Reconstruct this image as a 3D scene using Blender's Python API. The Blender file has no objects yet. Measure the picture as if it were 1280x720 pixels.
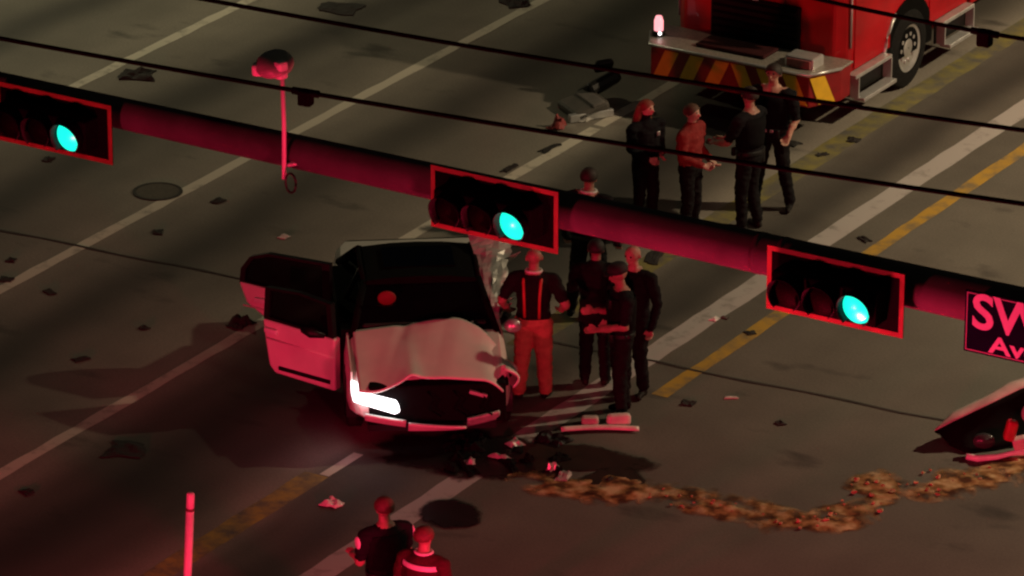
import bpy, bmesh, math, random
import numpy as np
from mathutils import Vector, Matrix, noise
R = math.radians
random.seed(7)
sc = bpy.context.scene
COL = sc.collection

# ------------------------------------------------------------------ camera
# world: X runs across the road, Y along the lanes, Z up
AZ, DEP, HC, FPX = R(31.37), R(22.0), 22.65, 6410.0
DC = HC / math.tan(DEP)
CA, SA = math.cos(AZ), math.sin(AZ)
def O(x, y, z=0.0):                       # view-aligned ground frame -> road frame
    return Vector((x*CA - y*SA, x*SA + y*CA, z))
cam = bpy.data.cameras.new('camera')
cam.sensor_width = 36.0
cam.lens = FPX/1280*36.0
cam.clip_start, cam.clip_end = 1.0, 2000.0
camo = bpy.data.objects.new('camera', cam); COL.objects.link(camo)
camo.location = O(0, -DC, HC)
camo.rotation_euler = (math.pi/2 - DEP, 0, AZ)
sc.camera = camo
def G(px, py, z=0.0):                     # where a sight line meets height z
    x, y = (px-640)/FPX, (360-py)/FPX
    d = (x, math.cos(DEP)+y*math.sin(DEP), -math.sin(DEP)+y*math.cos(DEP))
    t = (z-HC)/d[2]
    return O(d[0]*t, -DC+d[1]*t, z)

# ------------------------------------------------------------------ world, lights, exposure
w = bpy.data.worlds.new('World'); sc.world = w; w.use_nodes = True
nt = w.node_tree
sky = nt.nodes.new('ShaderNodeTexSky'); sky.sky_type = 'NISHITA'; sky.sun_disc = False
SUN_EL, SUN_AZ = R(40), R(110)
sky.sun_elevation = SUN_EL; sky.sun_rotation = SUN_AZ
bg = nt.nodes['Background']; bg.inputs['Strength'].default_value = 0.0010
nt.links.new(sky.outputs[0], bg.inputs[0])
def light(name, kind, loc, energy, color, **kw):
    l = bpy.data.lights.new(name, kind); l.energy = energy; l.color = color
    for k, v in kw.items(): setattr(l, k, v)
    o = bpy.data.objects.new(name, l); COL.objects.link(o); o.location = loc
    return o
sun = light('sun', 'SUN', (0, 0, 30), 0.06, (1.0, 0.86, 0.56), angle=R(9))
sun.rotation_euler = Vector((-math.sin(SUN_AZ)*math.cos(SUN_EL), -math.cos(SUN_AZ)*math.cos(SUN_EL), -math.sin(SUN_EL))).to_track_quat('-Z', 'Y').to_euler()
sc.view_settings.view_transform = 'Standard'; sc.view_settings.look = 'None'
sc.view_settings.exposure = 0.0; sc.view_settings.gamma = 1.0
sc.cycles.filter_width = 2.3
sc.cycles.use_denoising = True
sc.cycles.max_bounces = 6
LAMP_COL = (1.0, 0.84, 0.50); LAMP_COLS = ((1.0, 0.77, 0.48), (1.0, 0.90, 0.54), (1.0, 0.84, 0.50))
STREET_LAMPS = [(O(20.5, 1.5), -59, 22000), (O(-14.5, 18.0), 140, 6000), (O(17.0, 22.0), -75, 1500)]
RED = (1.0, 0.022, 0.09)
RED_ENERGY = (6000, 2300)

# ------------------------------------------------------------------ materials
MATS = {}
def mat(name, col, rough=0.6, metal=0.0, var=0.25, scale=6.0, bump=0.0, emit=None, estr=0.0, coat=0.0, col2=None, spec=0.5):
    if name in MATS: return MATS[name]
    m = bpy.data.materials.new(name); m.use_nodes = True
    t = m.node_tree; b = t.nodes['Principled BSDF']
    b.inputs['Roughness'].default_value = rough; b.inputs['Metallic'].default_value = metal
    b.inputs['Coat Weight'].default_value = coat; b.inputs['Specular IOR Level'].default_value = spec
    tc = t.nodes.new('ShaderNodeTexCoord')
    n = t.nodes.new('ShaderNodeTexNoise'); n.inputs['Scale'].default_value = scale; n.inputs['Detail'].default_value = 5
    t.links.new(tc.outputs['Object'], n.inputs['Vector'])
    r = t.nodes.new('ShaderNodeValToRGB'); r.color_ramp.elements[0].position = 0.3; r.color_ramp.elements[1].position = 0.7
    c2 = col2 or tuple(c*(1-var) for c in col)
    r.color_ramp.elements[0].color = (*c2, 1); r.color_ramp.elements[1].color = (*[min(1, c*(1+var*0.4)) for c in col], 1)
    t.links.new(n.outputs['Fac'], r.inputs[0]); t.links.new(r.outputs[0], b.inputs['Base Color'])
    if bump:
        bn = t.nodes.new('ShaderNodeBump'); bn.inputs['Strength'].default_value = bump; bn.inputs['Distance'].default_value = 0.02
        t.links.new(n.outputs['Fac'], bn.inputs['Height']); t.links.new(bn.outputs[0], b.inputs['Normal'])
    if emit:
        b.inputs['Emission Color'].default_value = (*emit, 1); b.inputs['Emission Strength'].default_value = estr
    MATS[name] = m
    return m

def road_mat():
    m = bpy.data.materials.new('asphalt'); m.use_nodes = True; t = m.node_tree; N = t.nodes; L = t.links
    b = N['Principled BSDF']; b.inputs['Roughness'].default_value = 0.82
    tc = N.new('ShaderNodeTexCoord')
    sx = N.new('ShaderNodeSeparateXYZ'); L.new(tc.outputs['Object'], sx.inputs[0])
    def nz(scale, vec=None, detail=5, mapping=None):
        n = N.new('ShaderNodeTexNoise'); n.inputs['Scale'].default_value = scale; n.inputs['Detail'].default_value = detail
        src = tc.outputs['Object']
        if mapping:
            mp = N.new('ShaderNodeMapping'); mp.inputs['Scale'].default_value = mapping; L.new(src, mp.inputs[0]); src = mp.outputs[0]
        L.new(src, n.inputs['Vector']); return n.outputs['Fac']
    def ma(op, a, bb, c=None):
        n = N.new('ShaderNodeMath'); n.operation = op
        for i, v in enumerate((a, bb, c)):
            if v is None: continue
            if isinstance(v, (int, float)): n.inputs[i].default_value = v
            else: L.new(v, n.inputs[i])
        return n.outputs[0]
    # oil and tyre wear bands along each lane (position wobbles with slow noise)
    wob = ma('MULTIPLY', ma('SUBTRACT', nz(0.35, mapping=(.3, 0.5, 1)), 0.5), 1.3)
    xx = ma('ADD', sx.outputs['X'], wob)
    mr = N.new('ShaderNodeMapRange'); mr.inputs[1].default_value = -12; mr.inputs[2].default_value = 12; L.new(xx, mr.inputs[0])
    cr = N.new('ShaderNodeValToRGB'); cr.color_ramp.interpolation = 'EASE'
    stops = [(-12, .9), (-11, .65), (-10.4, .36), (-9.7, .75), (-8.5, 1), (-7.6, .75), (-6.9, .36), (-6.2, .75), (-5.1, 1.0), (-4.6, .80), (-3.9, .40), (-3.2, .75),
             (-1.9, 1), (-1.3, .45), (-.7, .20), (0.0, .42), (.9, .95), (1.35, .50), (1.85, .34), (2.3, .6), (2.75, .56), (3.3, .60), (5, .60), (6.5, .56), (8, .54), (9.5, .64), (12, .64)]
    e = cr.color_ramp.elements
    e[0].position = 0.0; e[0].color = (.9, .9, .9, 1); e[1].position = 1.0; e[1].color = (.75, .75, .75, 1)
    for x, v in stops[1:-1]:
        el = e.new((x+12)/24); el.color = (v, v, v, 1)
    L.new(mr.outputs[0], cr.inputs[0])
    big = nz(0.22); mid = nz(1.1, detail=6); fine = nz(34, detail=4); streak = nz(1.6, mapping=(1.0, 0.12, 1), detail=4)
    lum = ma('MULTIPLY', ma('POWER', cr.outputs[0], 1.6), ma('ADD', 0.62, ma('MULTIPLY', big, 0.76)))
    lum = ma('MULTIPLY', lum, ma('ADD', 0.72, ma('MULTIPLY', mid, 0.56)))
    lum = ma('MULTIPLY', lum, ma('ADD', 0.80, ma('MULTIPLY', streak, 0.4)))
    lum = ma('MULTIPLY', lum, ma('ADD', 0.66, ma('MULTIPLY', fine, 0.68)))
    bl = N.new('ShaderNodeMapRange'); bl.inputs[1].default_value = .62; bl.inputs[2].default_value = .72; bl.inputs[3].default_value = 1.0; bl.inputs[4].default_value = .42
    L.new(nz(0.9, mapping=(.8, 1.5, 1), detail=7), bl.inputs[0]); lum = ma('MULTIPLY', lum, bl.outputs[0])
    lum = ma('MULTIPLY', lum, 0.215)
    cmb = N.new('ShaderNodeCombineColor')
    L.new(ma('MULTIPLY', lum, 1.10), cmb.inputs[0]); L.new(lum, cmb.inputs[1]); L.new(ma('MULTIPLY', lum, 0.84), cmb.inputs[2])
    L.new(cmb.outputs[0], b.inputs['Base Color'])
    bn = N.new('ShaderNodeBump'); bn.inputs['Strength'].default_value = 0.25; bn.inputs['Distance'].default_value = 0.01
    L.new(fine, bn.inputs['Height']); L.new(bn.outputs[0], b.inputs['Normal'])
    return m

def paint_mat(name, col, wear=0.45, under=(0.1, 0.095, 0.08)):
    m = bpy.data.materials.new(name); m.use_nodes = True; t = m.node_tree; N = t.nodes; L = t.links
    b = N['Principled BSDF']; b.inputs['Roughness'].default_value = 0.7
    tc = N.new('ShaderNodeTexCoord'); n = N.new('ShaderNodeTexNoise'); n.inputs['Scale'].default_value = 3.2; n.inputs['Detail'].default_value = 8; n.inputs['Roughness'].default_value = 0.65
    L.new(tc.outputs['Object'], n.inputs['Vector'])
    r = N.new('ShaderNodeValToRGB'); r.color_ramp.elements[0].position = wear-0.12; r.color_ramp.elements[1].position = wear+0.14
    r.color_ramp.elements[0].color = (*under, 1); r.color_ramp.elements[1].color = (*col, 1)
    L.new(n.outputs['Fac'], r.inputs[0]); L.new(r.outputs[0], b.inputs['Base Color'])
    return m

# ------------------------------------------------------------------ mesh helpers
class MB:
    def __init__(s): s.v, s.f = [], []
    def add(s, vs, fs):
        o = len(s.v); s.v += [Vector(p) for p in vs]; s.f += [tuple(i+o for i in q) for q in fs]; return s
    def box(s, c, d, rot=None):
        c = Vector(c); h = Vector(d)/2
        vs = [Vector((x*h.x, y*h.y, z*h.z)) for x in (-1, 1) for y in (-1, 1) for z in (-1, 1)]
        if rot is not None: vs = [rot @ p for p in vs]
        return s.add([c+p for p in vs], [(0,1,3,2), (4,6,7,5), (0,4,5,1), (2,3,7,6), (0,2,6,4), (1,5,7,3)])
    def loft(s, rings, cap=True, closed=True):
        n = len(rings[0]); vs = [p for r in rings for p in r]; fs = []
        for i in range(len(rings)-1):
            for j in range(n if closed else n-1):
                k = (j+1) % n
                fs.append((i*n+j, i*n+k, (i+1)*n+k, (i+1)*n+j))
        if cap:
            fs.append(tuple(reversed(range(n)))); fs.append(tuple((len(rings)-1)*n+j for j in range(n)))
        return s.add(vs, fs)
    def tube(s, pts, rad, n=10, cap=True, flat=1.0):
        pts = [Vector(p) for p in pts]; rs = rad if isinstance(rad, (list, tuple)) else [rad]*len(pts)
        rings = []; up = Vector((0, 0, 1))
        for i, p in enumerate(pts):
            d = (pts[min(i+1, len(pts)-1)] - pts[max(i-1, 0)]).normalized()
            a = d.cross(up if abs(d.z) < .9 else Vector((0, 1, 0)))
            a.normalize(); b = a.cross(d).normalized()
            rings.append([p + a*math.cos(2*math.pi*k/n)*rs[i] + b*math.sin(2*math.pi*k/n)*rs[i]*flat for k in range(n)])
        return s.loft(rings, cap)
    def prism(s, poly, axis, a, b):            # polygon in the two other axes, extruded from a to b
        def P(p, h): return {'x': (h, p[0], p[1]), 'y': (p[0], h, p[1]), 'z': (p[0], p[1], h)}[axis]
        return s.loft([[P(p, a) for p in poly], [P(p, b) for p in poly]])
    def sph(s, c, r, seg=12, rg=8):
        c = Vector(c); r = Vector(r) if not isinstance(r, (int, float)) else Vector((r, r, r))
        rings = []
        for i in range(rg+1):
            th = math.pi*(0.02 + 0.96*i/rg)
            rings.append([c + Vector((r.x*math.sin(th)*math.cos(2*math.pi*k/seg), r.y*math.sin(th)*math.sin(2*math.pi*k/seg), -r.z*math.cos(th))) for k in range(seg)])
        return s.loft(rings)
    def grid(s, fn, nu, nv, thick=0.0):
        pts = [[Vector(fn(i/nu, j/nv)) for j in range(nv+1)] for i in range(nu+1)]
        vs = [p for r in pts for p in r]; W = nv+1
        fs = [(i*W+j, (i+1)*W+j, (i+1)*W+j+1, i*W+j+1) for i in range(nu) for j in range(nv)]
        return s.add(vs, fs)
    def mesh(s, name, smooth=False):
        me = bpy.data.meshes.new(name); me.from_pydata([tuple(p) for p in s.v], [], s.f)
        bm = bmesh.new(); bm.from_mesh(me); bmesh.ops.recalc_face_normals(bm, faces=bm.faces); bm.to_mesh(me); bm.free()
        if smooth: me.polygons.foreach_set('use_smooth', [True]*len(me.polygons))
        return me
    def build(s, name, m, parent=None, smooth=False, bevel=0.0, solid=0.0, sub=0, label=None):
        o = bpy.data.objects.new(name, s.mesh(name, smooth)); COL.objects.link(o)
        for mm in (m if isinstance(m, (list, tuple)) else [m]): o.data.materials.append(mm)
        if parent is not None: o.parent = parent
        if sub: q = o.modifiers.new('sub', 'SUBSURF'); q.levels = q.render_levels = sub
        if solid: q = o.modifiers.new('solid', 'SOLIDIFY'); q.thickness = solid; q.offset = -1
        if bevel: q = o.modifiers.new('bevel', 'BEVEL'); q.width = bevel; q.segments = 2; q.limit_method = 'ANGLE'
        if label: o['label'] = label
        return o
def empty(name, loc=(0, 0, 0), rz=0.0):
    o = bpy.data.objects.new(name, None); COL.objects.link(o); o.location = loc; o.rotation_euler = (0, 0, rz); return o
def tag(o, label, cat, group=None, kind=None):
    if label: o['label'] = label
    if cat: o['category'] = cat
    if group: o['group'] = group
    if kind: o['kind'] = kind
    return o
def struct(o): o['kind'] = 'structure'; return o
def copy_tree(o, parent=None):
    c = o.copy(); COL.objects.link(c); c.parent = parent
    for ch in list(o.children): copy_tree(ch, c)
    return c
def sheet(name, pts, z, m, parent=None):
    return MB().add([(p[0], p[1], z) for p in pts], [tuple(range(len(pts)))]).build(name, m, parent)

BLACK = mat('black_plastic', (0.006, 0.006, 0.0065), 0.5, var=0.3, spec=.3)
MATTE = mat('matte_black', (0.003, 0.003, 0.003), 0.9, spec=.1)
RUBBER = mat('tyre_rubber', (0.014, 0.014, 0.014), 0.9, var=0.4, scale=20, bump=0.2, spec=.1)
CHROME = mat('bright_metal', (0.62, 0.62, 0.62), 0.35, 0.6, var=0.2)
STEEL = mat('galvanised_steel', (0.36, 0.36, 0.35), 0.5, 0.3, var=0.3, scale=5)
GLASS = mat('dark_glass', (0.003, 0.003, 0.0035), 0.10, var=0.2, spec=.35)
WHITE_PAINT = mat('white_car_paint', (0.76, 0.73, 0.66), 0.42, var=0.10, scale=2.5, coat=0.3)
SILVER = mat('bare_silver_panel', (0.5, 0.49, 0.46), 0.4, 0.2, var=0.3)
RED_PAINT = mat('fire_red_paint', (0.46, 0.003, 0.010), 0.4, var=0.35, scale=1.5, coat=0.15, spec=.25)

# ------------------------------------------------------------------ ground, markings
road = struct(MB().grid(lambda a, b: (-400+800*a, -400+800*b, 0), 8, 8).build('road', road_mat()))
M_WHITE = paint_mat('worn_white_paint', (0.60, 0.56, 0.47), 0.33)
M_BAND = paint_mat('worn_white_band', (0.36, 0.34, 0.33), 0.32)
M_YEL = paint_mat('worn_yellow_paint', (0.40, 0.235, 0.03), 0.42)
M_OLIVE = paint_mat('faded_olive_yellow', (0.215, 0.19, 0.05), 0.50)
M_YEL2 = paint_mat('faded_yellow_paint', (0.38, 0.28, 0.05), 0.48)
def line(name, x, wd, y0, y1, m, z=0.004, seed=0):
    rng = random.Random(seed); L_, R_ = [], []
    n = max(2, int((y1-y0)/0.35))
    for i in range(n+1):
        y = y0+(y1-y0)*i/n
        L_.append((x-wd/2+rng.uniform(-.012, .012), y)); R_.append((x+wd/2+rng.uniform(-.012, .012), y))
    mb = MB()
    mb.add([(p[0], p[1], z) for p in L_]+[(p[0], p[1], z) for p in R_], [(i, n+1+i, n+2+i, i+1) for i in range(n)])
    o = mb.build(name, m); return struct(o)
line('lane_line', -8.54, .17, 2.7, 60, M_WHITE, seed=1)
line('lane_line', -5.12, .17, -60, 60, M_WHITE, seed=2)
line('lane_line', -1.92, .17, -60, 5.2, M_WHITE, seed=3)
line('lane_line', -1.92, .17, 5.3, 60, M_WHITE, seed=4)
line('yellow_edge_line', 1.0, .30, -60, -5.7, M_YEL2, seed=5)
line('lane_line', 1.08, .12, -5.68, -5.0, M_WHITE, seed=5)
line('yellow_edge_line', 1.0, .34, -1.5, 60, M_OLIVE, seed=6)
line('white_median_band', 2.42, .31, -60, 60, M_BAND, seed=7)
line('yellow_edge_line', 3.09, .19, -1.9, 60, M_YEL, seed=8)
CROSS_LINE = mat('dark_cross_stripe', (0.028, 0.022, 0.018), 0.9, var=0.4)  # thin dark line across all the lanes, likely a wire's shadow painted in
seam = []  # points along the dark line across the lanes
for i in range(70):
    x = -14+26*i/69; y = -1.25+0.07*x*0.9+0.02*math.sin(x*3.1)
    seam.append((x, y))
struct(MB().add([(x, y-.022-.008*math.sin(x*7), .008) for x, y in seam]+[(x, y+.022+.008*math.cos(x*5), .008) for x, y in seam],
                [(i, 70+i, 71+i, i+1) for i in range(69)]).build('road_seam', CROSS_LINE))  # thin dark line across the lanes, likely a cast shadow laid as dark strip

# ------------------------------------------------------------------ mast arm, signals, sign, wires
ARM_Y, ARM_Z = -9.30, 5.31
ARMMAT = mat('painted_steel_arm', (0.058, 0.054, 0.053), 0.8, var=0.3, scale=3, bump=0.05, spec=.2)
arm = empty('signal_mast_arm', (17.5, ARM_Y, 0))
MB().tube([(-22.5+17.5*k/20*1.0-.0, 0, ARM_Z) for k in range(0)] or [(-18.6+18.6*k/14, 0, ARM_Z) for k in range(15)],
          [.145+.095*k/14 for k in range(15)], 20).build('arm', ARMMAT, arm, smooth=True)
MB().tube([(0, 0, 0), (0, 0, 3), (0, 0, 6.6)], [.28, .26, .23], 20).build('pole', ARMMAT, arm, smooth=True)
MB().box((0, 0, .03), (.7, .7, .06)).build('base_plate', ARMMAT, arm, bevel=.01)
MB().sph((0, 0, 6.6), (.24, .24, .1)).build('pole_cap', ARMMAT, arm, smooth=True)
for k, xx in enumerate((8.35, 8.6)):
    MB().tube([(xx-17.5+.03*j, .0, ARM_Z) for j in (-1, 1)], .198, 20).build('arm_band', ARMMAT, arm, smooth=True)
tag(arm, 'long grey steel mast arm carrying the traffic signals above the road', 'mast arm')

SIGBLK = mat('signal_black', (0.0018, 0.0018, 0.0020), 0.85, var=0.3, spec=0.06)
BORDER = mat('reflective_border', (0.22, 0.085, 0.035), 0.55, var=0.35, scale=4, spec=.2)
GREEN_ON = mat('green_lens_lit', (0.0, 0.5, 0.35), 0.3, emit=(0.010, 1.0, 0.72), estr=1.25)
RED_OFF = mat('red_lens_unlit', (0.003, 0.0005, 0.0005), 0.7, spec=.05)
AMB_OFF = mat('amber_lens_unlit', (0.003, 0.0012, 0.0005), 0.7, spec=.05)
VISIN = mat('visor_inside', (.0015, .0015, .0015), .8, var=.2)
def make_signal():
    r = empty('traffic_signal')
    W, H, b = 1.40, .62, .046
    MB().box((0, 0, 0), (W, .012, H)).build('backplate', SIGBLK, r, bevel=.003)
    m = MB()
    o_ = [(-W/2, -H/2), (W/2, -H/2), (W/2, H/2), (-W/2, H/2)]; i_ = [(-W/2+b, -H/2+b), (W/2-b, -H/2+b), (W/2-b, H/2-b), (-W/2+b, H/2-b)]
    vs = [(x, -.0085, z) for x, z in o_]+[(x, -.0085, z) for x, z in i_]
    m.add(vs, [(k, (k+1) % 4, 4+(k+1) % 4, 4+k) for k in range(4)])
    m.build('reflective_border', BORDER, r, solid=.002)
    MB().box((0, -.05, 0), (1.07, .36, .345)).build('housing', SIGBLK, r, bevel=.02)
    for k, (x, lm, nm) in enumerate(((-.355, RED_OFF, 'red_lens'), (0, AMB_OFF, 'amber_lens'), (.355, GREEN_ON, 'green_lens'))):
        m = MB(); n = 28
        m.loft([[(x+.155*math.cos(a)*q, -.232-.06*math.cos(q*math.pi/2), .155*math.sin(a)*q) for a in [2*math.pi*j/n for j in range(n)]] for q in (1, .8, .6, .4, .2, .02)])
        m.build(nm, lm, r, smooth=True)
        m = MB(); rin, n = .166, 26; rg = []                    # tunnel visor open at the bottom
        for t_ in range(4):
            yy = -.228-.16*t_/3
            rg.append([(x+rin*math.cos(a), yy+(.0 if t_ < 3 else .05*(1-math.sin(a))), rin*math.sin(a)) for a in [R(-55)+R(290)*j/n for j in range(n+1)]])
        m.loft(rg, cap=False, closed=False)
        vo = m.build('visor', [SIGBLK, VISIN], r, smooth=True, solid=.006); vo.modifiers['solid'].material_offset = 1
    MB().box((0, .22, .0), (.09, .22, .16)).build('mounting_bracket', STEEL, r, bevel=.01)
    MB().tube([(-.45, .16, 0), (.45, .16, 0)], .022, 8).build('mounting_rail', STEEL, r, smooth=True)
    return r
sig = make_signal(); SY = -9.62
sigs = [(0.575, 5.20, 'traffic signal with red edged backplate nearest the free end of the arm'),
        (5.672, 5.31, 'traffic signal with red edged backplate hanging over the wrecked white car'),
        (9.290, 5.24, 'traffic signal with red edged backplate between the middle signal and the street sign')]
for k, (x, z, lb) in enumerate(sigs):
    o = sig if k == 0 else copy_tree(sig)
    o.location = (x, SY, z)
    tag(o, lb, 'traffic signal', 'signals on the mast arm')

def text_mesh(t_, w_, h_, m, parent, loc, name):
    c = bpy.data.curves.new(name, 'FONT'); c.body = t_; c.size = 1; c.extrude = .006; c.offset = .022; c.align_x = 'CENTER'; c.align_y = 'CENTER'; c.resolution_u = 5
    t = bpy.data.objects.new(name, c); COL.objects.link(t)
    dg = bpy.context.evaluated_depsgraph_get(); me = bpy.data.meshes.new_from_object(t.evaluated_get(dg))
    bpy.data.objects.remove(t)
    xs = [v.co.x for v in me.vertices]; ys = [v.co.y for v in me.vertices]
    me.transform(Matrix.Translation((-(max(xs)+min(xs))/2, -(max(ys)+min(ys))/2, 0)))
    me.transform(Matrix.Rotation(math.pi/2, 4, 'X') @ Matrix.Diagonal((w_/(max(xs)-min(xs)), h_/(max(ys)-min(ys)), .4, 1)))
    o = bpy.data.objects.new(name, me); COL.objects.link(o); o.data.materials.append(m); o.parent = parent; o.location = loc
    return o
sign = empty('street_name_sign', (10.59+.56, -9.60, 5.235))
SIGNBG = mat('sign_blue', (0.002, 0.005, 0.014), 0.85, var=0.2, spec=.03); SIGNW = mat('sign_white', (0.40, 0.42, 0.44), 0.6, var=0.1, spec=.2)
MB().box((0, 0, 0), (1.12, .02, .59)).build('sign_panel', SIGNBG, sign, bevel=.004)
m = MB(); W, H, b = 1.085, .555, .010
vs = [(sx*W/2, -.0125, sz*H/2) for sx, sz in ((-1, -1), (1, -1), (1, 1), (-1, 1))]+[(sx*(W/2-b), -.0125, sz*(H/2-b)) for sx, sz in ((-1, -1), (1, -1), (1, 1), (-1, 1))]
m.add(vs, [(k, (k+1) % 4, 4+(k+1) % 4, 4+k) for k in range(4)]).build('border', mat('sign_border', (.16, .15, .15), .5), sign)
text_mesh('SW', .73, .345, SIGNW, sign, (-.115, -.0135, .115), 'lettering')
text_mesh('Ave', .50, .165, SIGNW, sign, (-.065, -.0135, -.175), 'lettering')
MB().box((-.3, .13, .08), (.05, .25, .06)).build('bracket', STEEL, sign); MB().box((.3, .13, .08), (.05, .25, .06)).build('bracket', STEEL, sign)
tag(sign, 'dark street name sign reading SW Ave in white letters', 'sign')

# detector on a thin riser, clamped to the arm
det = empty('traffic_detector', (3.23, -9.52, 5.1))
LG = mat('light_grey_housing', (0.55, 0.53, 0.50), 0.45, var=0.15)
MB().tube([(0, 0, 0), (.01, 0, .55), (0, 0, 1.08)], .022, 10).build('riser_pole', LG, det, smooth=True)
MB().tube([(-.03, .02, .12), (.12, .1, .16)], .025, 8).build('clamp', STEEL, det, smooth=True)
hd = MB()
rg = []
for t_ in range(9):
    a = t_/8; yy = .16-.40*a; wd = .20*math.sqrt(max(.05, 1-(2*a-1)**2*.75)); hh = .115*math.sqrt(max(.1, 1-(2*a-1)**2*.7))
    rg.append([(-.06+wd*math.cos(q)+.08*(a-.5), yy, 1.19-.05*a+hh*math.sin(q)*(1 if math.sin(q) > 0 else .7)) for q in [2*math.pi*k/16 for k in range(16)]])
hdo = hd.loft(rg).build('housing', mat('detector_dark', (.26, .25, .22), .45), det, smooth=True)
MB().box((-.16, -.13, 1.13), (.16, .14, .12), Matrix.Rotation(R(25), 3, 'Z')).build('lens_hood', LG, det, bevel=.03)
MB().box((.08, -.14, 1.17), (.10, .12, .18), Matrix.Rotation(R(-20), 3, 'Z')).build('side_cover', LG, det, bevel=.03)
MB().tube([(.09+.06*math.cos(q), -.02, -.02+.10*math.sin(q)) for q in [2*math.pi*k/14 for k in range(14)]]+[(.15, -.02, -.02)], .012, 6).build('cable_loop', BLACK, det, smooth=True)
tag(det, 'small rounded traffic detector on a thin riser pole clamped to the mast arm', 'traffic detector')

WIRE = mat('cable_black', (0.002, 0.0018, 0.0016), 0.9, spec=0.05)
def wire(p0, p1, z, sag, rad, label, boxpx=None, t0=-1.6, t1=2.6):
    a, b = G(*p0, z), G(*p1, z); pts = []
    n = 60
    def at(t): q = a.lerp(b, t); q.z = z-4*sag*t*(1-t); return q
    for k in range(n+1): pts.append(at(t0+(t1-t0)*k/n))
    mid = at(0.5); r = empty('overhead_cable', mid)
    MB().tube([p-mid for p in pts], rad, 7).build('strand', WIRE, r, smooth=True)
    if boxpx is not None:
        q = at(boxpx)-mid
        rot = Matrix.Rotation(math.atan2((b-a).y, (b-a).x), 3, 'Z')
        MB().box(q+Vector((0, 0, -.05)), (.13, .11, .15), rot).build('splice_box', WIRE, r, bevel=.02)
        MB().tube([q+rot@Vector((-.13, 0, 0)), q+rot@Vector((.13, 0, 0))], rad*1.7, 8).build('clamp', WIRE, r, smooth=True)
    return tag(r, label, 'cable', 'overhead cables')
wire((0, 48), (1280, 255), 7.0, .05, .022, 'overhead cable with a small black box near the detector', .317)
wire((260, 0), (1280, 163), 7.4, .05, .021, 'overhead cable crossing in front of the fire engine bumper', None)
wire((1100, 16), (1300, 52), 7.8, .01, .020, 'overhead cable with a black box beside the fire engine step', .66, -6, 6)

# ------------------------------------------------------------------ wheels
def wheel(parent, x, y, r, wd, rimm, side, rimr=.62, nl=0, rz=0.0):
    o = empty('wheel', (x, y, r), rz); o.parent = parent
    prof = [(.0, rimr*r), (.06, .92*r), (.14, r), (.86, r), (.94, .92*r), (1, rimr*r)]; n = 30
    m = MB(); m.loft([[((t-.5)*wd, q*math.cos(2*math.pi*k/n), q*math.sin(2*math.pi*k/n)) for k in range(n)] for t, q in prof], cap=False)
    m.build('tyre', RUBBER, o, smooth=True)
    pr = [(.46, rimr*r*1.0), (.44, rimr*r*.93), (.38, rimr*r*.80), (.36, rimr*r*.45), (.42, rimr*r*.36), (.44, rimr*r*.22), (.44, .01)]
    m = MB(); m.loft([[(side*t*wd, q*math.cos(2*math.pi*k/n), q*math.sin(2*math.pi*k/n)) for k in range(n)] for t, q in pr], cap=False)
    rim = m.build('rim', rimm, o, smooth=False)
    if nl:
        for k in range(nl):
            a = 2*math.pi*k/nl
            MB().tube([(side*.34*wd, rimr*r*.58*math.cos(a), rimr*r*.58*math.sin(a)), (side*.43*wd, rimr*r*.58*math.cos(a), rimr*r*.58*math.sin(a))], .028, 8).build('hand_hole' if False else 'lug_nut', CHROME, rim)
    else:
        for k in range(5):
            a = 2*math.pi*k/5+.3
            m = MB(); c, s_ = math.cos(a), math.sin(a)
            m.loft([[(side*.38*wd, q*c-u*s_, q*s_+u*c) for q, u in ((.1*r, -.035), (.1*r, .035), (rimr*r*.95, .05), (rimr*r*.95, -.05))], [(side*.44*wd, q*c-u*s_, q*s_+u*c) for q, u in ((.1*r, -.025), (.1*r, .025), (rimr*r*.95, .035), (rimr*r*.95, -.035))]]).build('spoke', rimm, rim)
    return o

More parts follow.
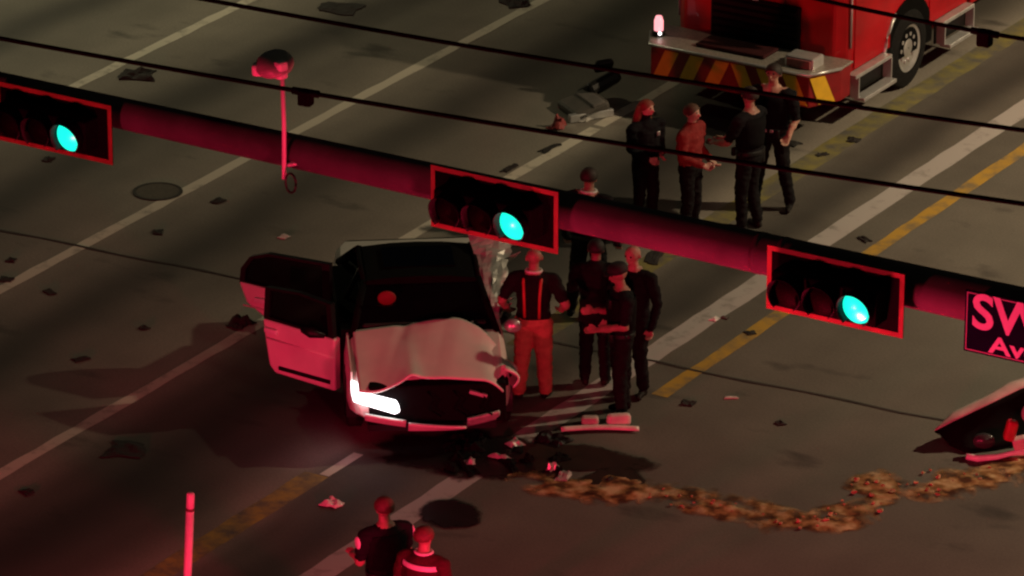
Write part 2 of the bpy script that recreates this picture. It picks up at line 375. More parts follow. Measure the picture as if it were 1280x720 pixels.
# ------------------------------------------------------------------ compact car (front = -Y), used for the wreck and the patrol car
ZB, ZT, CL = .94, 1.36, 3.9
def body_dims(y):
    t = y/CL
    hw = .90*(1-.15*max(0, (0.10-t)/.10)**2-.10*max(0, (t-.92)/.08)**2)
    top = (.80+.16*min(1, y/1.15)) if y < 1.15 else ZB+.01
    if y < .12: top -= .08*(1-y/.12)
    bot = .27+.06*max(0, (.08-t)/.08)+.12*max(0, (t-.92)/.08)
    return hw, bot, top
def make_car(name, paint, roofm, wreck):
    r = empty(name)
    dark = mat('car_interior', (0.012, 0.011, 0.011), 0.8)
    st = [0.02, .12, .35, .6, .9, 1.15, 1.6, 2.1, 2.6, 3.0, 3.4, 3.75, 3.93, CL]
    rings = []
    for y in st:
        hw, bot, top = body_dims(y)
        prof = [(0, bot), (hw*.8, bot), (hw*.97, bot+.10), (hw, bot+.26), (hw*.995, (bot+top)/2+.10), (hw*.96, top-.05), (hw*.90, top), (hw*.5, top), (0, top)]
        ring = [(x, y, z) for x, z in prof]+[(-x, y, z) for x, z in reversed(prof[1:-1])]
        if wreck and y < 1.0:
            k = (1-y)/1.0
            ring = [(x-.02*k, yy+(.10+.06*math.sin(x*7))*k*(1 if z > .5 else .3), z-.07*k*(1 if z > .5 else 0)+(.02*math.sin(x*9) if z > .5 else 0)*k) for x, yy, z in ring]
        rings.append([Vector(p) for p in ring])
    body = MB().loft(rings).build('body', paint, r, smooth=True)
    body.modifiers.new('edge', 'EDGE_SPLIT').split_angle = R(38)
    for y in (.80, 3.22):
        for s in (-1, 1):
            m = MB(); n = 18
            m.loft([[(s*xx, y+.36*math.cos(math.pi*k/n), .33+.36*math.sin(math.pi*k/n)) for k in range(n+1)]+[(s*xx, y-.36, .24), (s*xx, y+.36, .24)] for xx in (.68, .915)])
            m.build('wheel_arch', BLACK, r)
            wheel(r, s*.815, y, .315, .20, mat('alloy_rim', (.3, .3, .3), .35, .8), s)
    def P(x, y, z): return Vector((x, y, z))
    wb, wt, rb, rt = 1.10, 1.72, 3.40, 2.72
    zb, zt, xb, xt = ZB, ZT, .82, .64
    m = MB().loft([[P(x, y, z) for x, z in ((-xt, zt-.06), (-xt+.04, zt-.01), (-.3, zt+.02), (0, zt+.028), (.3, zt+.02), (xt-.04, zt-.01), (xt, zt-.06))] for y in (wt-.05, wt+.2, 2.2, 2.6, rt)])
    roof = m.build('roof', roofm, r, smooth=True); roof.modifiers.new('edge', 'EDGE_SPLIT').split_angle = R(40)
    MB().box((0.0, 2.25, zt+.030), (.80, .62, .014)).build('sunroof', GLASS, r, bevel=.005)
    def quad(name, pts, m_, th=.012): return MB().add(pts, [tuple(range(len(pts)))]).build(name, m_, r, solid=th)
    quad('windscreen', [P(-xb+.05, wb, zb-.02), P(xb-.05, wb, zb-.02), P(xt-.05, wt, zt-.04), P(-xt+.05, wt, zt-.04)], GLASS)
    quad('rear_window', [P(-xb+.08, rb, zb+.02), P(-xt+.05, rt, zt-.04), P(xt-.05, rt, zt-.04), P(xb-.08, rb, zb+.02)], GLASS)
    for s in (-1, 1):
        pm = paint if not wreck else MATTE
        for k, (pts, rad) in enumerate((([P(s*(xb-.01), wb-.05, zb-.04), P(s*xt, wt, zt-.03)], .04), ([P(s*(xb+.02), 2.10, zb), P(s*xt, 2.14, zt-.03)], .04), ([P(s*xb, rb-.1, zb), P(s*xt, rt-.03, zt-.03)], .06))):
            MB().tube(pts, rad, 8, flat=.8).build('pillar', BLACK if k == 1 else pm, r, smooth=True)
        MB().tube([P(s*xt, wt, zt-.03), P(s*(xt+.01), 2.2, zt-.015), P(s*xt, rt, zt-.03)], .028, 8).build('roof_rail', pm, r, smooth=True)
        if not (wreck and s < 0):
            quad('side_window', [P(s*(xb+.01), 2.15, zb), P(s*(xb+.01), 3.25, zb+.02), P(s*xt, 2.75, zt-.05), P(s*xt, 2.18, zt-.05)], GLASS)
            if not wreck: quad('side_window', [P(s*(xb+.01), 1.2, zb), P(s*(xb+.01), 2.05, zb), P(s*xt, 2.09, zt-.05), P(s*xt, 1.76, zt-.05)], GLASS)
    MB().box((0, 2.3, .93), (1.5, 2.0, .06)).build('cabin_floor', dark, r)
    for s in (-1, 1):
        seat = MB().box((s*.36, 2.05, 1.02), (.44, .14, .44), Matrix.Rotation(R(-12), 3, 'X')).build('seat', dark, r, bevel=.05)
        MB().box((s*.36, 2.12, 1.29), (.22, .08, .12)).build('headrest', dark, seat, bevel=.03)
    MB().box((0, 1.32, .97), (1.40, .28, .10)).build('dashboard', dark, r, bevel=.04)
    if not wreck:
        MB().grid(lambda a, b: (-.78+1.56*a, .08+1.05*b, .80+.16*b+.04*math.sin(math.pi*a)), 10, 8).build('bonnet', paint, r, smooth=True, solid=.02)
        for s in (-1, 1):
            MB().box((s*.64, .05, .64), (.34, .12, .13)).build('headlight', mat('clear_lamp', (.6, .6, .62), .15), r, bevel=.03)
            MB().box((s*.95, 1.22, 1.02), (.18, .11, .13)).build('mirror', BLACK, r, bevel=.03)
            MB().box((s*.66, CL-.02, .80), (.3, .06, .16)).build('tail_light', mat('tail_lamp', (.3, .01, .01), .2), r, bevel=.02)
        MB().box((0, .02, .58), (.9, .05, .18)).build('grille', BLACK, r, bevel=.02)
        MB().box((0, .0, .38), (1.6, .12, .18)).build('bumper', BLACK, r, bevel=.05)
    return r

car = make_car('wrecked_car', WHITE_PAINT, MATTE, True)
tag(car, 'white crashed car with buckled bonnet, open doors and one headlight lit', 'car')
# buckled bonnet
def hood_fn(a, b):
    x = -.80+1.58*a; y = .0+1.14*b
    z = .79+.19*b+.05*math.sin(math.pi*a)
    z += .085*math.exp(-((x-.30)/.36)**2)*(.10+.90*b)
    z -= .018*max(0, 1-abs(x-(.02+.22*b))/.16)*(.4+.6*b)+.022*max(0, 1-abs(x-(-.52+.30*b))/.10)*b
    z += .004*noise.noise(Vector((x*4, y*4, 3)))          # one half is pushed up towards the screen
    z += .055*math.exp(-((x+.22)/.09)**2)*(1-b)**1.5           # crease at the front lip
    z -= .09*math.exp(-((x+.62)/.24)**2)*(1-b)
    z -= .12*max(0, (a-.86)/.14)**2
    y += .06*math.exp(-((x+.1)/.3)**2)*(1-b)
    if b > .6: y -= .38*max(0, (a-.70)/.30)**1.5*((b-.6)/.4)
    return (x, y, z)
MB().grid(hood_fn, 48, 32).build('bonnet', WHITE_PAINT, car, smooth=True, solid=.018, label='buckled white bonnet')
# torn front end
MB().box((.06, .15, .54), (1.50, .24, .44)).build('radiator', mat('radiator_black', (.004, .0035, .0035), .9, scale=30, bump=.3, spec=.1), car, bevel=.02)
for k in range(4):
    MB().box((.14, .055-.004*k, .50+.06*k), (1.0-.05*k, .02, .020), Matrix.Rotation(R(random.uniform(-4, 4)), 3, 'Y')).build('grille_slat', MATTE, car)
for k in range(3):
    x = -.05+.28*k
    MB().tube([(x, .0, .70), (x+.08, -.05, .60), (x+.02, -.06, .50), (x+.14, -.04, .42)], .012, 6).build('hose', MATTE, car, smooth=True)
MB().box((.50, -.01, .66), (.20, .05, .04), Matrix.Rotation(R(18), 3, 'Y')).build('bent_bracket', SILVER, car, bevel=.006)
HL = mat('headlight_lit', (.8, .8, .8), .2, emit=(1, .97, 1), estr=3.5)
MB().loft([[(-.86, .08, .57), (-.42, -.14, .50), (-.36, -.14, .53), (-.38, -.13, .60), (-.86, .06, .74)], [(-.87, .32, .57), (-.40, .14, .50), (-.36, .14, .53), (-.40, .14, .60), (-.87, .32, .74)]]).build('headlight', HL, car, bevel=.015, label='headlight glowing bright white')
MB().loft([[(.56, .08, .66), (.86, .22, .64), (.86, .26, .72), (.60, .12, .74)], [(.56, .2, .66), (.84, .34, .64), (.84, .36, .72), (.60, .24, .74)]]).build('broken_headlight', MATTE, car, bevel=.02)
MB().grid(lambda a, b: (.80+.16*math.sin(math.pi*b*.8)+.02*math.sin(9*a), .16+.42*a, .86-.22*b-.05*a+.03*math.sin(7*a+3*b)), 10, 8).build('bent_fender', WHITE_PAINT, car, smooth=True, solid=.015)
def strip(name, xs, z0, z1, m_, yoff=0):
    MB().grid(lambda a, b: (xs[0]+(xs[1]-xs[0])*a, yoff-.03+.19*((xs[0]+(xs[1]-xs[0])*a)/.9)**2+.03*math.cos(b*3)-.02, (z0[0]+(z0[1]-z0[0])*a)*(1-b)+(z1[0]+(z1[1]-z1[0])*a)*b), 12, 4).build(name, m_, car, smooth=True, solid=.03)
strip('bumper', (-.74, -.30), (.37, .32), (.46, .41), WHITE_PAINT, -.08)
strip('bumper', (-.27, .36), (.29, .29), (.40, .33), WHITE_PAINT, -.06)
strip('bumper', (.38, .74), (.29, .33), (.40, .44), SILVER, -.06)
MB().box((0, .14, .27), (1.4, .2, .08)).build('under_tray', BLACK, car)
MB().add([(-.875, .30, .46), (-.87, .34, .82), (-.87, 1.15, .95), (-.91, 1.15, .42), (-.91, .72, .68), (-.905, .5, .58)], [(0, 1, 2, 3, 4, 5)]).build('fender', WHITE_PAINT, car, solid=.02)
# doors: local X runs from the hinge to the rear edge, Z up, outer skin towards -Y
def make_door(nm, hinge, ang, panel, wind, handle, tilt=0, paint=WHITE_PAINT, mirror=False, label=None):
    # ang: 0 = straight out to the car's right side, 90 = closed against the body
    d = empty(nm, hinge); d.parent = car; d.rotation_euler = (0, R(tilt), math.pi-R(ang))
    if label: d['label'] = label
    MB().prism(panel, 'y', 0, .12).build('skin', paint, d, bevel=.025)
    m = MB(); n = len(wind); c = Vector((sum(p[0] for p in wind)/n, 0, sum(p[1] for p in wind)/n))
    inner = [(c.x+(p[0]-c.x)*.86, c.z+(p[1]-c.z)*.86) for p in wind]
    for y0, y1 in ((.03, .10),):
        vs = [(p[0], y0, p[1]) for p in wind]+[(p[0], y0, p[1]) for p in inner]+[(p[0], y1, p[1]) for p in wind]+[(p[0], y1, p[1]) for p in inner]
        fs = []
        for k in range(n):
            j = (k+1) % n
            fs += [(k, j, n+j, n+k), (2*n+k, 3*n+k, 3*n+j, 2*n+j), (k, 2*n+k, 2*n+j, j), (n+k, n+j, 3*n+j, 3*n+k)]
        m.add(vs, fs)
    m.build('window_frame', BLACK, d)
    MB().prism(inner, 'y', .06, .066).build('window_glass', GLASS, d)
    hx, hz = handle
    MB().box((hx, .14, hz), (.17, .04, .06)).build('handle', mat('pale_handle', (.85, .83, .82), .3), d, bevel=.012)
    MB().tube([(.03, .122, .40), (panel[-2][0]-.06, .122, .43)], .012, 6).build('crease_line', paint, d, smooth=True)
    MB().box((.42, .125, .10), (.72, .02, .05)).build('sill_moulding', BLACK, d, bevel=.008)
    if mirror: MB().tube([(.10, .16, .66), (.22, .24, .70), (.34, .24, .72)], [.03, .07, .05], 8).build('mirror_stub', BLACK, d, smooth=True)
    return d
FD = [(0, 0), (.84, .02), (.92, .10), (.97, .40), (1.0, .64), (0, .62)]
FW = [(.03, .60), (1.0, .64), (.97, 1.02), (.50, 1.06), (.06, 1.02)]
make_door('front_door', (-.93, 1.16, .28), 40, FD, FW, (.87, .53), mirror=True)
RD = [(0, 0), (.54, .02), (.72, .14), (.86, .32), (1.10, .46), (1.20, .70), (0, .64)]
RW = [(.02, .62), (1.20, .68), (1.18, .86), (1.06, 1.02), (.82, 1.10), (.02, 1.12)]
make_door('rear_door', (-.93, 2.14, .28), 33, RD, RW, (.90, .53))
PB = [Vector(p) for p in ((.74, 1.40, .92), (.70, 1.75, 1.06), (.66, 2.2, 1.30), (.60, 2.62, 1.46))]
PT = [Vector(p) for p in ((.84, 1.42, .90), (.93, 1.75, .98), (1.00, 2.25, 1.26), (1.20, 2.68, 1.44))]
def p3(P_, a): k = min(2.999, a*3); i = int(k); return P_[i].lerp(P_[i+1], k-i)
def torn(a, b):
    jag = (.10*((int(a*11)*7919 % 5)/4-.5)+.05*((int(a*23)*104729 % 7)/6-.5))*max(0, b-.55)*2.2
    q = p3(PB, a).lerp(p3(PT, a), b*(1+jag*1.4))
    return q+Vector((0, -.05*math.sin(5*a)+.05*abs((b*3+a*2) % 1-.5), .07*math.sin(math.pi*b)*a+.06*abs((a*5+b) % 1-.5)))
MB().grid(torn, 22, 6).build('peeled_side_panel', SILVER, car, solid=.012, label='peeled back silver side panel')
for k in range(5):
    a_ = .18+.17*k; q = p3(PT, a_)
    MB().add([q+Vector((-.08, 0, .02)), q+Vector((.05, .10, -.02)), q+Vector((.12+.04*(k % 2), .05, .10-.05*(k % 3)))], [(0, 1, 2)]).build('torn_metal', SILVER, car, solid=.012)
MB().tube([(.86, 1.5, .86), (.98, 1.9, .80), (1.0, 2.5, .84)], [.03, .05, .03], 8).build('torn_seal', MATTE, car, smooth=True)
MB().sph((-.40, 1.44, 1.23), (.105, .025, .085), 16, 10).build('painted_reflection', mat('reflection_red', (.16, .008, .008), .7), car, smooth=True)  # red lamp's reflection in the windscreen, made as a flat red blob
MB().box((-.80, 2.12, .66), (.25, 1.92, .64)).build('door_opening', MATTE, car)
for k in range(7):
    x = -.1+.11*k+random.uniform(-.04, .04)
    MB().box((x, 1.16+random.uniform(-.03, .05), 1.02+.02*random.random()), (random.uniform(.02, .05), .02, .015), Matrix.Rotation(random.uniform(0, 3), 3, 'Z')).build('glass_shard', mat('glint', (.85, .85, .82), .2, .2), car)
for x0, x1 in ((-.45, .05), (.10, .55)):
    MB().tube([(x0, 1.12, .985), (x1, 1.22, 1.03)], .012, 6).build('wiper', MATTE, car, smooth=True)
MB().tube([(.30+.17*math.cos(2*math.pi*k/16), 1.62+.05*math.sin(2*math.pi*k/16), 1.06+.16*math.sin(2*math.pi*k/16)) for k in range(17)], .014, 6).build('steering_wheel', BLACK, car, smooth=True)
# bonnet / mirror debris by the driver side
MB().sph((.98, 1.12, .98), (.10, .07, .08)).build('mirror', CHROME, car, smooth=True)
fc = G(541, 563); car.location = (fc.x, fc.y, 0); car.rotation_euler = (0, 0, AZ+R(5))

# ------------------------------------------------------------------ fire engine (front = -Y)
FE = empty('fire_engine', (-.50, 6.15, 0))
tag(FE, 'red fire engine with red and yellow chevron front bumper and chrome steps', 'fire engine')
TREAD = mat('tread_plate', (.48, .45, .40), .45, .6, var=.3, scale=30, bump=.3)
DRED = mat('chevron_red', (.25, .006, .010), .45); CHY = mat('chevron_yellow', (.85, .55, .03), .45, var=.15)
bx = [(-1.40, .45), (-1.16, .0), (1.14, .0), (1.36, .45), (1.36, .72), (-1.40, .72)]
MB().prism(bx, 'z', .46, .89).build('bumper', DRED, FE, bevel=.02)
bt = [(-1.42, .43), (-1.17, -.02), (1.15, -.02), (1.38, .43), (1.38, .74), (-1.42, .74)]
MB().prism(bt, 'z', .892, .925).build('bumper_deck', TREAD, FE, bevel=.012)
MB().tube([(-1.41, .44, .905), (-1.17, -.02, .905), (1.15, -.02, .905), (1.37, .44, .905)], .022, 8).build('bumper_rail', CHROME, FE, smooth=True)
for s in (-1, 1):
    for k in range(3):
        x0 = .18+.37*k
        pl = [(s*x0, .49), (s*(x0+.20), .49), (s*(x0+.20-.17), .86), (s*(x0-.17), .86)]
        MB().prism(pl, 'y', -.006, -.001).build('chevron_stripe', CHY, FE)
    # wrap on the angled corner
    a, b = Vector((s*1.15, 0, 0)), Vector((s*1.38, .45, 0)); nrm = Vector((s*.45, -.26, 0)).normalized()*.004
    q = lambda t, z: a.lerp(b, t)+nrm+Vector((0, 0, z))
    MB().add([q(.28, .49), q(.78, .49), q(.45, .86), q(0.0, .86)], [(0, 1, 2, 3)]).build('chevron_stripe', CHY, FE, solid=.003)
MB().box((-.1, .36, .95), (1.0, .40, .05)).build('hose_tray_cover', mat('vinyl_cover', (.04, .006, .008), .8, spec=.2), FE, bevel=.02)
MB().box((.92, .28, .985), (.42, .30, .16)).build('siren_speaker', CHROME, FE, bevel=.03)
MB().box((.92, .12, .985), (.34, .03, .11)).build('speaker_grille', mat('speaker_face', (.32, .10, .10), .5), FE, bevel=.01)
bc = empty('corner_beacon', (-1.22, .30, .925)); bc.parent = FE
MB().tube([(0, 0, 0), (0, 0, .07)], .085, 14).build('beacon_base', BLACK, bc, smooth=True)
MB().tube([(0, 0, .07), (0, 0, .20), (0, 0, .26)], [.06, .06, .04], 14).build('beacon_lens', mat('beacon_lit', (.7, .1, .1), .2, emit=(1.0, .35, .38), estr=1.6), bc, smooth=True)
MB().sph((.05, -.06, .05), .025).build('beacon_bulb', mat('beacon_white', (.8, .8, .8), .2, emit=(1, .9, .9), estr=3), bc)
# cab
cab = MB()
rg = []
for z, hw, y0, y1 in ((.55, 1.22, .74, 4.3), (1.0, 1.24, .72, 4.3), (1.75, 1.24, .74, 4.3), (2.6, 1.20, .95, 4.3), (2.85, 1.12, 1.10, 4.25), (2.92, .95, 1.3, 4.1)):
    ch = .16
    rg.append([(-hw+ch, y0, z), (hw-ch, y0, z), (hw, y0+ch, z), (hw, y1, z), (-hw, y1, z), (-hw, y0+ch, z)])
cab.loft(rg).build('cab', RED_PAINT, FE, bevel=.04)
gr = MB().box((-.02, .70, 1.22), (1.30, .06, .58)).build('grille', mat('grille_dark', (.006, .003, .003), .6, spec=.2), FE, bevel=.02)
for k in range(6): MB().box((-.02, .66, .98+.095*k), (1.2, .02, .03)).build('grille_slat', MATTE, gr)
MB().tube([(.0, .655, 1.58), (.0, .635, 1.58)], .075, 6).build('emblem', CHROME, FE)
for s in (-1, 1):
    MB().box((s*.86, .715, 1.74), (.34, .05, .20)).build('headlight_bezel', CHROME, FE, bevel=.02)
    for q in (-.08, .08): MB().tube([(s*.86+q, .70, 1.74), (s*.86+q, .672, 1.74)], .065, 14).build('headlight', mat('clear_lamp', (.6, .6, .62), .15), FE, smooth=True)
    MB().add([(s*.04, .775, 1.92), (s*1.04, .775, 1.92), (s*1.00, .93, 2.55), (s*.04, .93, 2.55)], [(0, 1, 2, 3)]).build('windscreen', GLASS, FE, solid=-.02 if s > 0 else .02)
    x = s*1.243
    for (ya, yb) in ((1.02, 2.0), (3.12, 4.16)):
        dr = MB().box((x, (ya+yb)/2, 1.65), (.02, yb-ya, 1.9)).build('cab_door', RED_PAINT, FE, bevel=.008)
        MB().box((x+s*.012, (ya+yb)/2, 2.15), (.012, (yb-ya)*.78, .72)).build('door_window', GLASS, dr, bevel=.004)
        MB().box((x+s*.03, yb-.16, 1.5), (.04, .16, .05)).build('door_handle', CHROME, dr, bevel=.01)
    for (ya, yb) in ((.80, 1.86), (3.22, 4.22)):
        stp = MB().box((s*1.31, (ya+yb)/2, .66), (.14, yb-ya-.06, .05)).build('cab_step', CHROME, FE, bevel=.008)
        MB().box((s*1.40, (ya+yb)/2, .36), (.16, yb-ya-.16, .05)).build('lower_tread', CHROME, stp, bevel=.008)
        for yy in (ya+.08, yb-.08): MB().box((s*1.34, yy, .51), (.12, .025, .28)).build('step_hanger', CHROME, stp)
        MB().box((s*1.255, (ya+yb)/2, .50), (.02, yb-ya-.1, .26)).build('step_back', BLACK, stp)
    # wheel well and bright fender trim
    n = 16
    MB().loft([[(s*xx, 2.52+.68*math.cos(math.pi*k/n), .55+.68*math.sin(math.pi*k/n)) for k in range(n+1)]+[(s*xx, 2.52-.68, .45), (s*xx, 2.52+.68, .45)] for xx in (.8, 1.252)]).build('wheel_well', MATTE, FE)
    MB().tube([(s*1.262, 2.52+.71*math.cos(math.pi*k/n), .53+.71*math.sin(math.pi*k/n)) for k in range(n-5, n+1)], .026, 8).build('fender_trim', CHROME, FE, smooth=True)
    wheel(FE, s*1.12, 2.52, .54, .32, mat('polished_rim', (.75, .75, .75), .3, .75), s, .60, 10)
    wheel(FE, s*1.12, 6.9, .54, .32, mat('polished_rim', (.75, .75, .75), .3, .75), s, .60, 10)
    MB().tube([(s*1.26, .95, 1.9), (s*1.5, .80, 2.0), (s*1.5, .80, 2.4)], .025, 8).build('mirror_arm', CHROME, FE, smooth=True)
    MB().box((s*1.52, .80, 2.2), (.22, .08, .42)).build('mirror', CHROME, FE, bevel=.03)
    MB().tube([(s*1.252, .90, 1.02), (s*1.252, .90, 1.95)], .016, 8).build('grab_rail', CHROME, FE, smooth=True)
    MB().box((s*1.235, .86, .76), (.06, .10, .16)).build('marker_light', mat('tail_lamp', (.3, .01, .01), .2), FE, bevel=.015)
    # body compartments
    for k in range(4):
        cp = MB().box((s*1.262, 5.05+.95*k, 1.75), (.02, .86, 1.1)).build('compartment_door', TREAD, FE, bevel=.006)
MB().box((0, 6.6, 1.65), (2.5, 4.5, 2.1)).build('body', RED_PAINT, FE, bevel=.03)
MB().box((0, 4.5, .55), (1.0, 7.6, .2)).build('chassis', BLACK, FE)
lb = MB().box((0, 1.6, 3.02), (1.8, .34, .18)).build('light_bar', mat('light_bar_lens', (.35, .02, .03), .2), FE, bevel=.04)

# ------------------------------------------------------------------ people
def rot_to(d):
    return d.to_track_quat('Z', 'Y').to_matrix()
def person(label, pos, phi, hgt=1.76, arms=None, legs=None, lean=0.0, side=0.0, shirt=(.006, .006, .008), pants=(.006, .006, .007), skin=(.33, .19, .14),
           hair=(.02, .015, .012), sleeves='short', cap=None, longhair=None, extras=(), head_turn=0.0, bald=False, head_down=0.0):
    root = empty('person', pos, AZ+R(phi))
    tag(root, label, 'person')
    S = hgt/1.76; PW = 1.18 if 'suspenders' in extras else 1.0
    lm = Matrix.Rotation(R(lean), 3, 'X') ; ls = Matrix.Rotation(R(side), 3, 'Y')
    pel = Vector((0, 0, .93))
    def T(p): return pel + ls @ (lm @ (Vector(p)-pel))        # torso frame
    m = MB(); prims = []
    def cone(a, b, ra, rb, tg, n=12):
        a, b = Vector(a), Vector(b); d = (b-a); q = rot_to(d.normalized()) if d.length > 1e-6 else Matrix.Identity(3)
        rings = []
        for k in range(3): th = math.pi/2*(1-k/3)*.98; rings.append((a-q@Vector((0, 0, ra*math.sin(th))), ra*math.cos(th)))
        rings += [(a, ra), (b, rb)]
        for k in range(1, 4): th = math.pi/2*k/3*.98; rings.append((b+q@Vector((0, 0, rb*math.sin(th))), rb*math.cos(th)))
        m.loft([[c+q@Vector((r*math.cos(2*math.pi*j/n), r*math.sin(2*math.pi*j/n), 0)) for j in range(n)] for c, r in rings])
        prims.append((a, b, ra, rb, tg))
    # torso
    trings = [(.83, .12, .10), (.88, .185, .135), (.97, .190, .138), (1.08, .180, .132), (1.22, .195, .140), (1.34, .212, .142), (1.42, .205, .125), (1.47, .14, .095), (1.51, .07, .065)]
    n = 20
    m.loft([[T((rx*math.cos(2*math.pi*j/n), ry*math.sin(2*math.pi*j/n)+.005, z)) for j in range(n)] for z, rx, ry in trings])
    # head
    ht = Matrix.Rotation(R(head_turn), 3, 'Z') @ Matrix.Rotation(R(head_down), 3, 'X')
    HP = Vector((0, -.015, 1.55))
    def Hd(p): return T(HP + ht @ (Vector(p)-HP))
    cone(T((0, .0, 1.50)), Hd((0, -.015, 1.58)), .060, .056, 'skin')
    cone(Hd((0, .005, 1.672)), Hd((0, -.02, 1.668)), .086, .084, 'skin'); cone(Hd((0, -.035, 1.60)), Hd((0, -.02, 1.63)), .052, .074, 'skin')
    cone(Hd((0, -.095, 1.665)), Hd((0, -.118, 1.635)), .012, .016, 'skin', 8)
    cone(Hd((0, -.090, 1.60)), Hd((0, -.094, 1.598)), .018, .016, 'skin', 8)
    for s in (-1, 1): cone(Hd((s*.083, .005, 1.665)), Hd((s*.088, .01, 1.625)), .018, .012, 'skin', 8)
    A = arms or {}; Lg = legs or {}
    for s, k in ((1, 'L'), (-1, 'R')):
        sh = T((s*.215, 0, 1.40)); el, wr = A.get(k, ((s*.29, .03, 1.13), (s*.30, -.09, .90)))
        el, wr = T(el), T(wr)
        cone(T((s*.12, 0, 1.42)), sh, .078, .082, 'shirt'); 
        mid = sh.lerp(el, .62)
        cone(sh, mid, .080, .072, 'shirt'); cone(mid, el, .056 if sleeves == 'short' else .068, .049 if sleeves == 'short' else .06, 'skin' if sleeves == 'short' else 'shirt')
        cone(el, wr, .050 if sleeves == 'short' else .06, .032 if sleeves == 'short' else .044, 'skin' if sleeves == 'short' else 'shirt')
        # hand: palm, four curled fingers, thumb from the side of the palm
        d = (wr-el).normalized(); sd = d.cross(Vector((0, -1, .2))); 
        if sd.length < .2: sd = d.cross(Vector((1, 0, 0)))
        sd.normalize(); nm = sd.cross(d).normalized()
        pa = wr+d*.085
        for q in (-1, 0, 1): cone(wr+d*.02+sd*.014*q, pa+sd*.026*q, .019, .017, 'skin', 8)
        for q, ln in zip((-1.5, -.5, .5, 1.5), (.060, .075, .072, .055)):
            b0 = pa+sd*.023*q; b1 = b0+d*ln*.55+nm*.010; b2 = b1+d*ln*.35+nm*ln*.5
            cone(b0, b1, .0105, .010, 'skin', 7); cone(b1, b2, .010, .009, 'skin', 7)
        t0 = wr+d*.03+sd*.03*s; t1 = t0+d*.035+sd*.032*s+nm*.008; t2 = t1+d*.035+nm*.015
        cone(t0, t1, .014, .012, 'skin', 7); cone(t1, t2, .012, .010, 'skin', 7)
        hp = Vector((s*.092, 0, .90)); kn, an = Lg.get(k, ((s*.105, -.025, .50), (s*.115, .03, .09))); kn, an = Vector(kn), Vector(an)
        cone(hp, kn, .105*PW, .082*PW, 'pants'); cone(kn, an+Vector((0, 0, .03)), .080*PW, .068*PW, 'pants')
        ft = Vector((s*.25, -1, 0)).normalized()
        cone(an-ft*.03+Vector((0, 0, -.045)), an+ft*.15+Vector((0, 0, -.055)), .045, .034, 'shoes'); cone(an, an+ft*.02+Vector((0, 0, -.03)), .047, .046, 'shoes')
    tmp = bpy.data.objects.new('tmp', m.mesh('tmp')); COL.objects.link(tmp)
    md = tmp.modifiers.new('r', 'REMESH'); md.mode = 'VOXEL'; md.voxel_size = .0125
    md = tmp.modifiers.new('s', 'SMOOTH'); md.factor = .5; md.iterations = 2
    dg = bpy.context.evaluated_depsgraph_get(); me = bpy.data.meshes.new_from_object(tmp.evaluated_get(dg))
    bpy.data.objects.remove(tmp)
    # cloth folds
    co = np.empty(len(me.vertices)*3); me.vertices.foreach_get('co', co); co = co.reshape(-1, 3)
    no = np.empty(len(me.vertices)*3); me.vertices.foreach_get('normal', no); no = no.reshape(-1, 3)
    seed = Vector((pos[0]*3, pos[1]*3, 0))
    amp = np.array([noise.noise(Vector((c[0]*8, c[1]*8, c[2]*17))+seed)+.6*noise.noise(Vector((c[0]*19, c[1]*19, c[2]*30))+seed) for c in co])*.013
    amp[co[:, 2] > 1.50] = 0
    co = co+no*amp[:, None]
    me.vertices.foreach_set('co', (co*S).ravel())
    # colours by the nearest limb
    fc_ = np.empty(len(me.polygons)*3); me.polygons.foreach_get('center', fc_); fc_ = fc_.reshape(-1, 3)
    best = np.full(len(fc_), 9.0); lab = np.zeros(len(fc_), int)
    order = ['shirt', 'pants', 'skin', 'shoes']
    inv = np.array((ls @ lm).inverted()); loc = (fc_-np.array(pel))@inv.T+np.array(pel)
    zz = np.array([t[0] for t in trings]); rx = np.interp(loc[:, 2], zz, [t[1] for t in trings]); ry = np.interp(loc[:, 2], zz, [t[2] for t in trings])
    dt = (np.hypot(loc[:, 0]/rx, loc[:, 1]/ry)-1)*np.minimum(rx, ry)+np.maximum(0, loc[:, 2]-1.51)*3+np.maximum(0, .80-loc[:, 2])*3
    best = dt; lab = np.where(loc[:, 2] < .99, 1, 0)
    for a, b, ra, rb, tg in prims:
        a_, b_ = np.array(a), np.array(b); ab = b_-a_; l2 = max(1e-9, ab@ab)
        t = np.clip(((fc_-a_)@ab)/l2, 0, 1); dd = np.linalg.norm(fc_-(a_+t[:, None]*ab), axis=1)-(ra+(rb-ra)*t)
        k = dd < best-.001; best = np.where(k, dd, best); lab = np.where(k, order.index(tg), lab)
    sid = str(len(bpy.data.objects))
    for tg, c, rg_ in (('shirt', shirt, .85), ('pants', pants, .85), ('skin', skin, .55), ('shoes', (.012, .011, .010), .6)):
        me.materials.append(mat('%s_%s' % (tg, '_'.join('%.3f' % q for q in c)), c, rg_, var=.2, scale=14, spec=.4 if tg == 'skin' else .15))
    me.polygons.foreach_set('material_index', lab.astype(np.int32)); me.polygons.foreach_set('use_smooth', [True]*len(me.polygons))
    me.name = 'body'
    body = bpy.data.objects.new('body', me); COL.objects.link(body); body.parent = root
    def part(name, mb, mm, **kw):
        mb.v = [p*S for p in mb.v]; return mb.build(name, mm, root, smooth=True, **kw)
    # eyes
    for s in (-1, 1): part('eye', MB().sph(Hd((s*.034, -.094, 1.675)), .011, 8, 6), mat('eye_dark', (.02, .015, .012), .2))
    hm = mat('hair_%.3f_%.3f' % hair[:2], hair, .7, var=.3, scale=30)
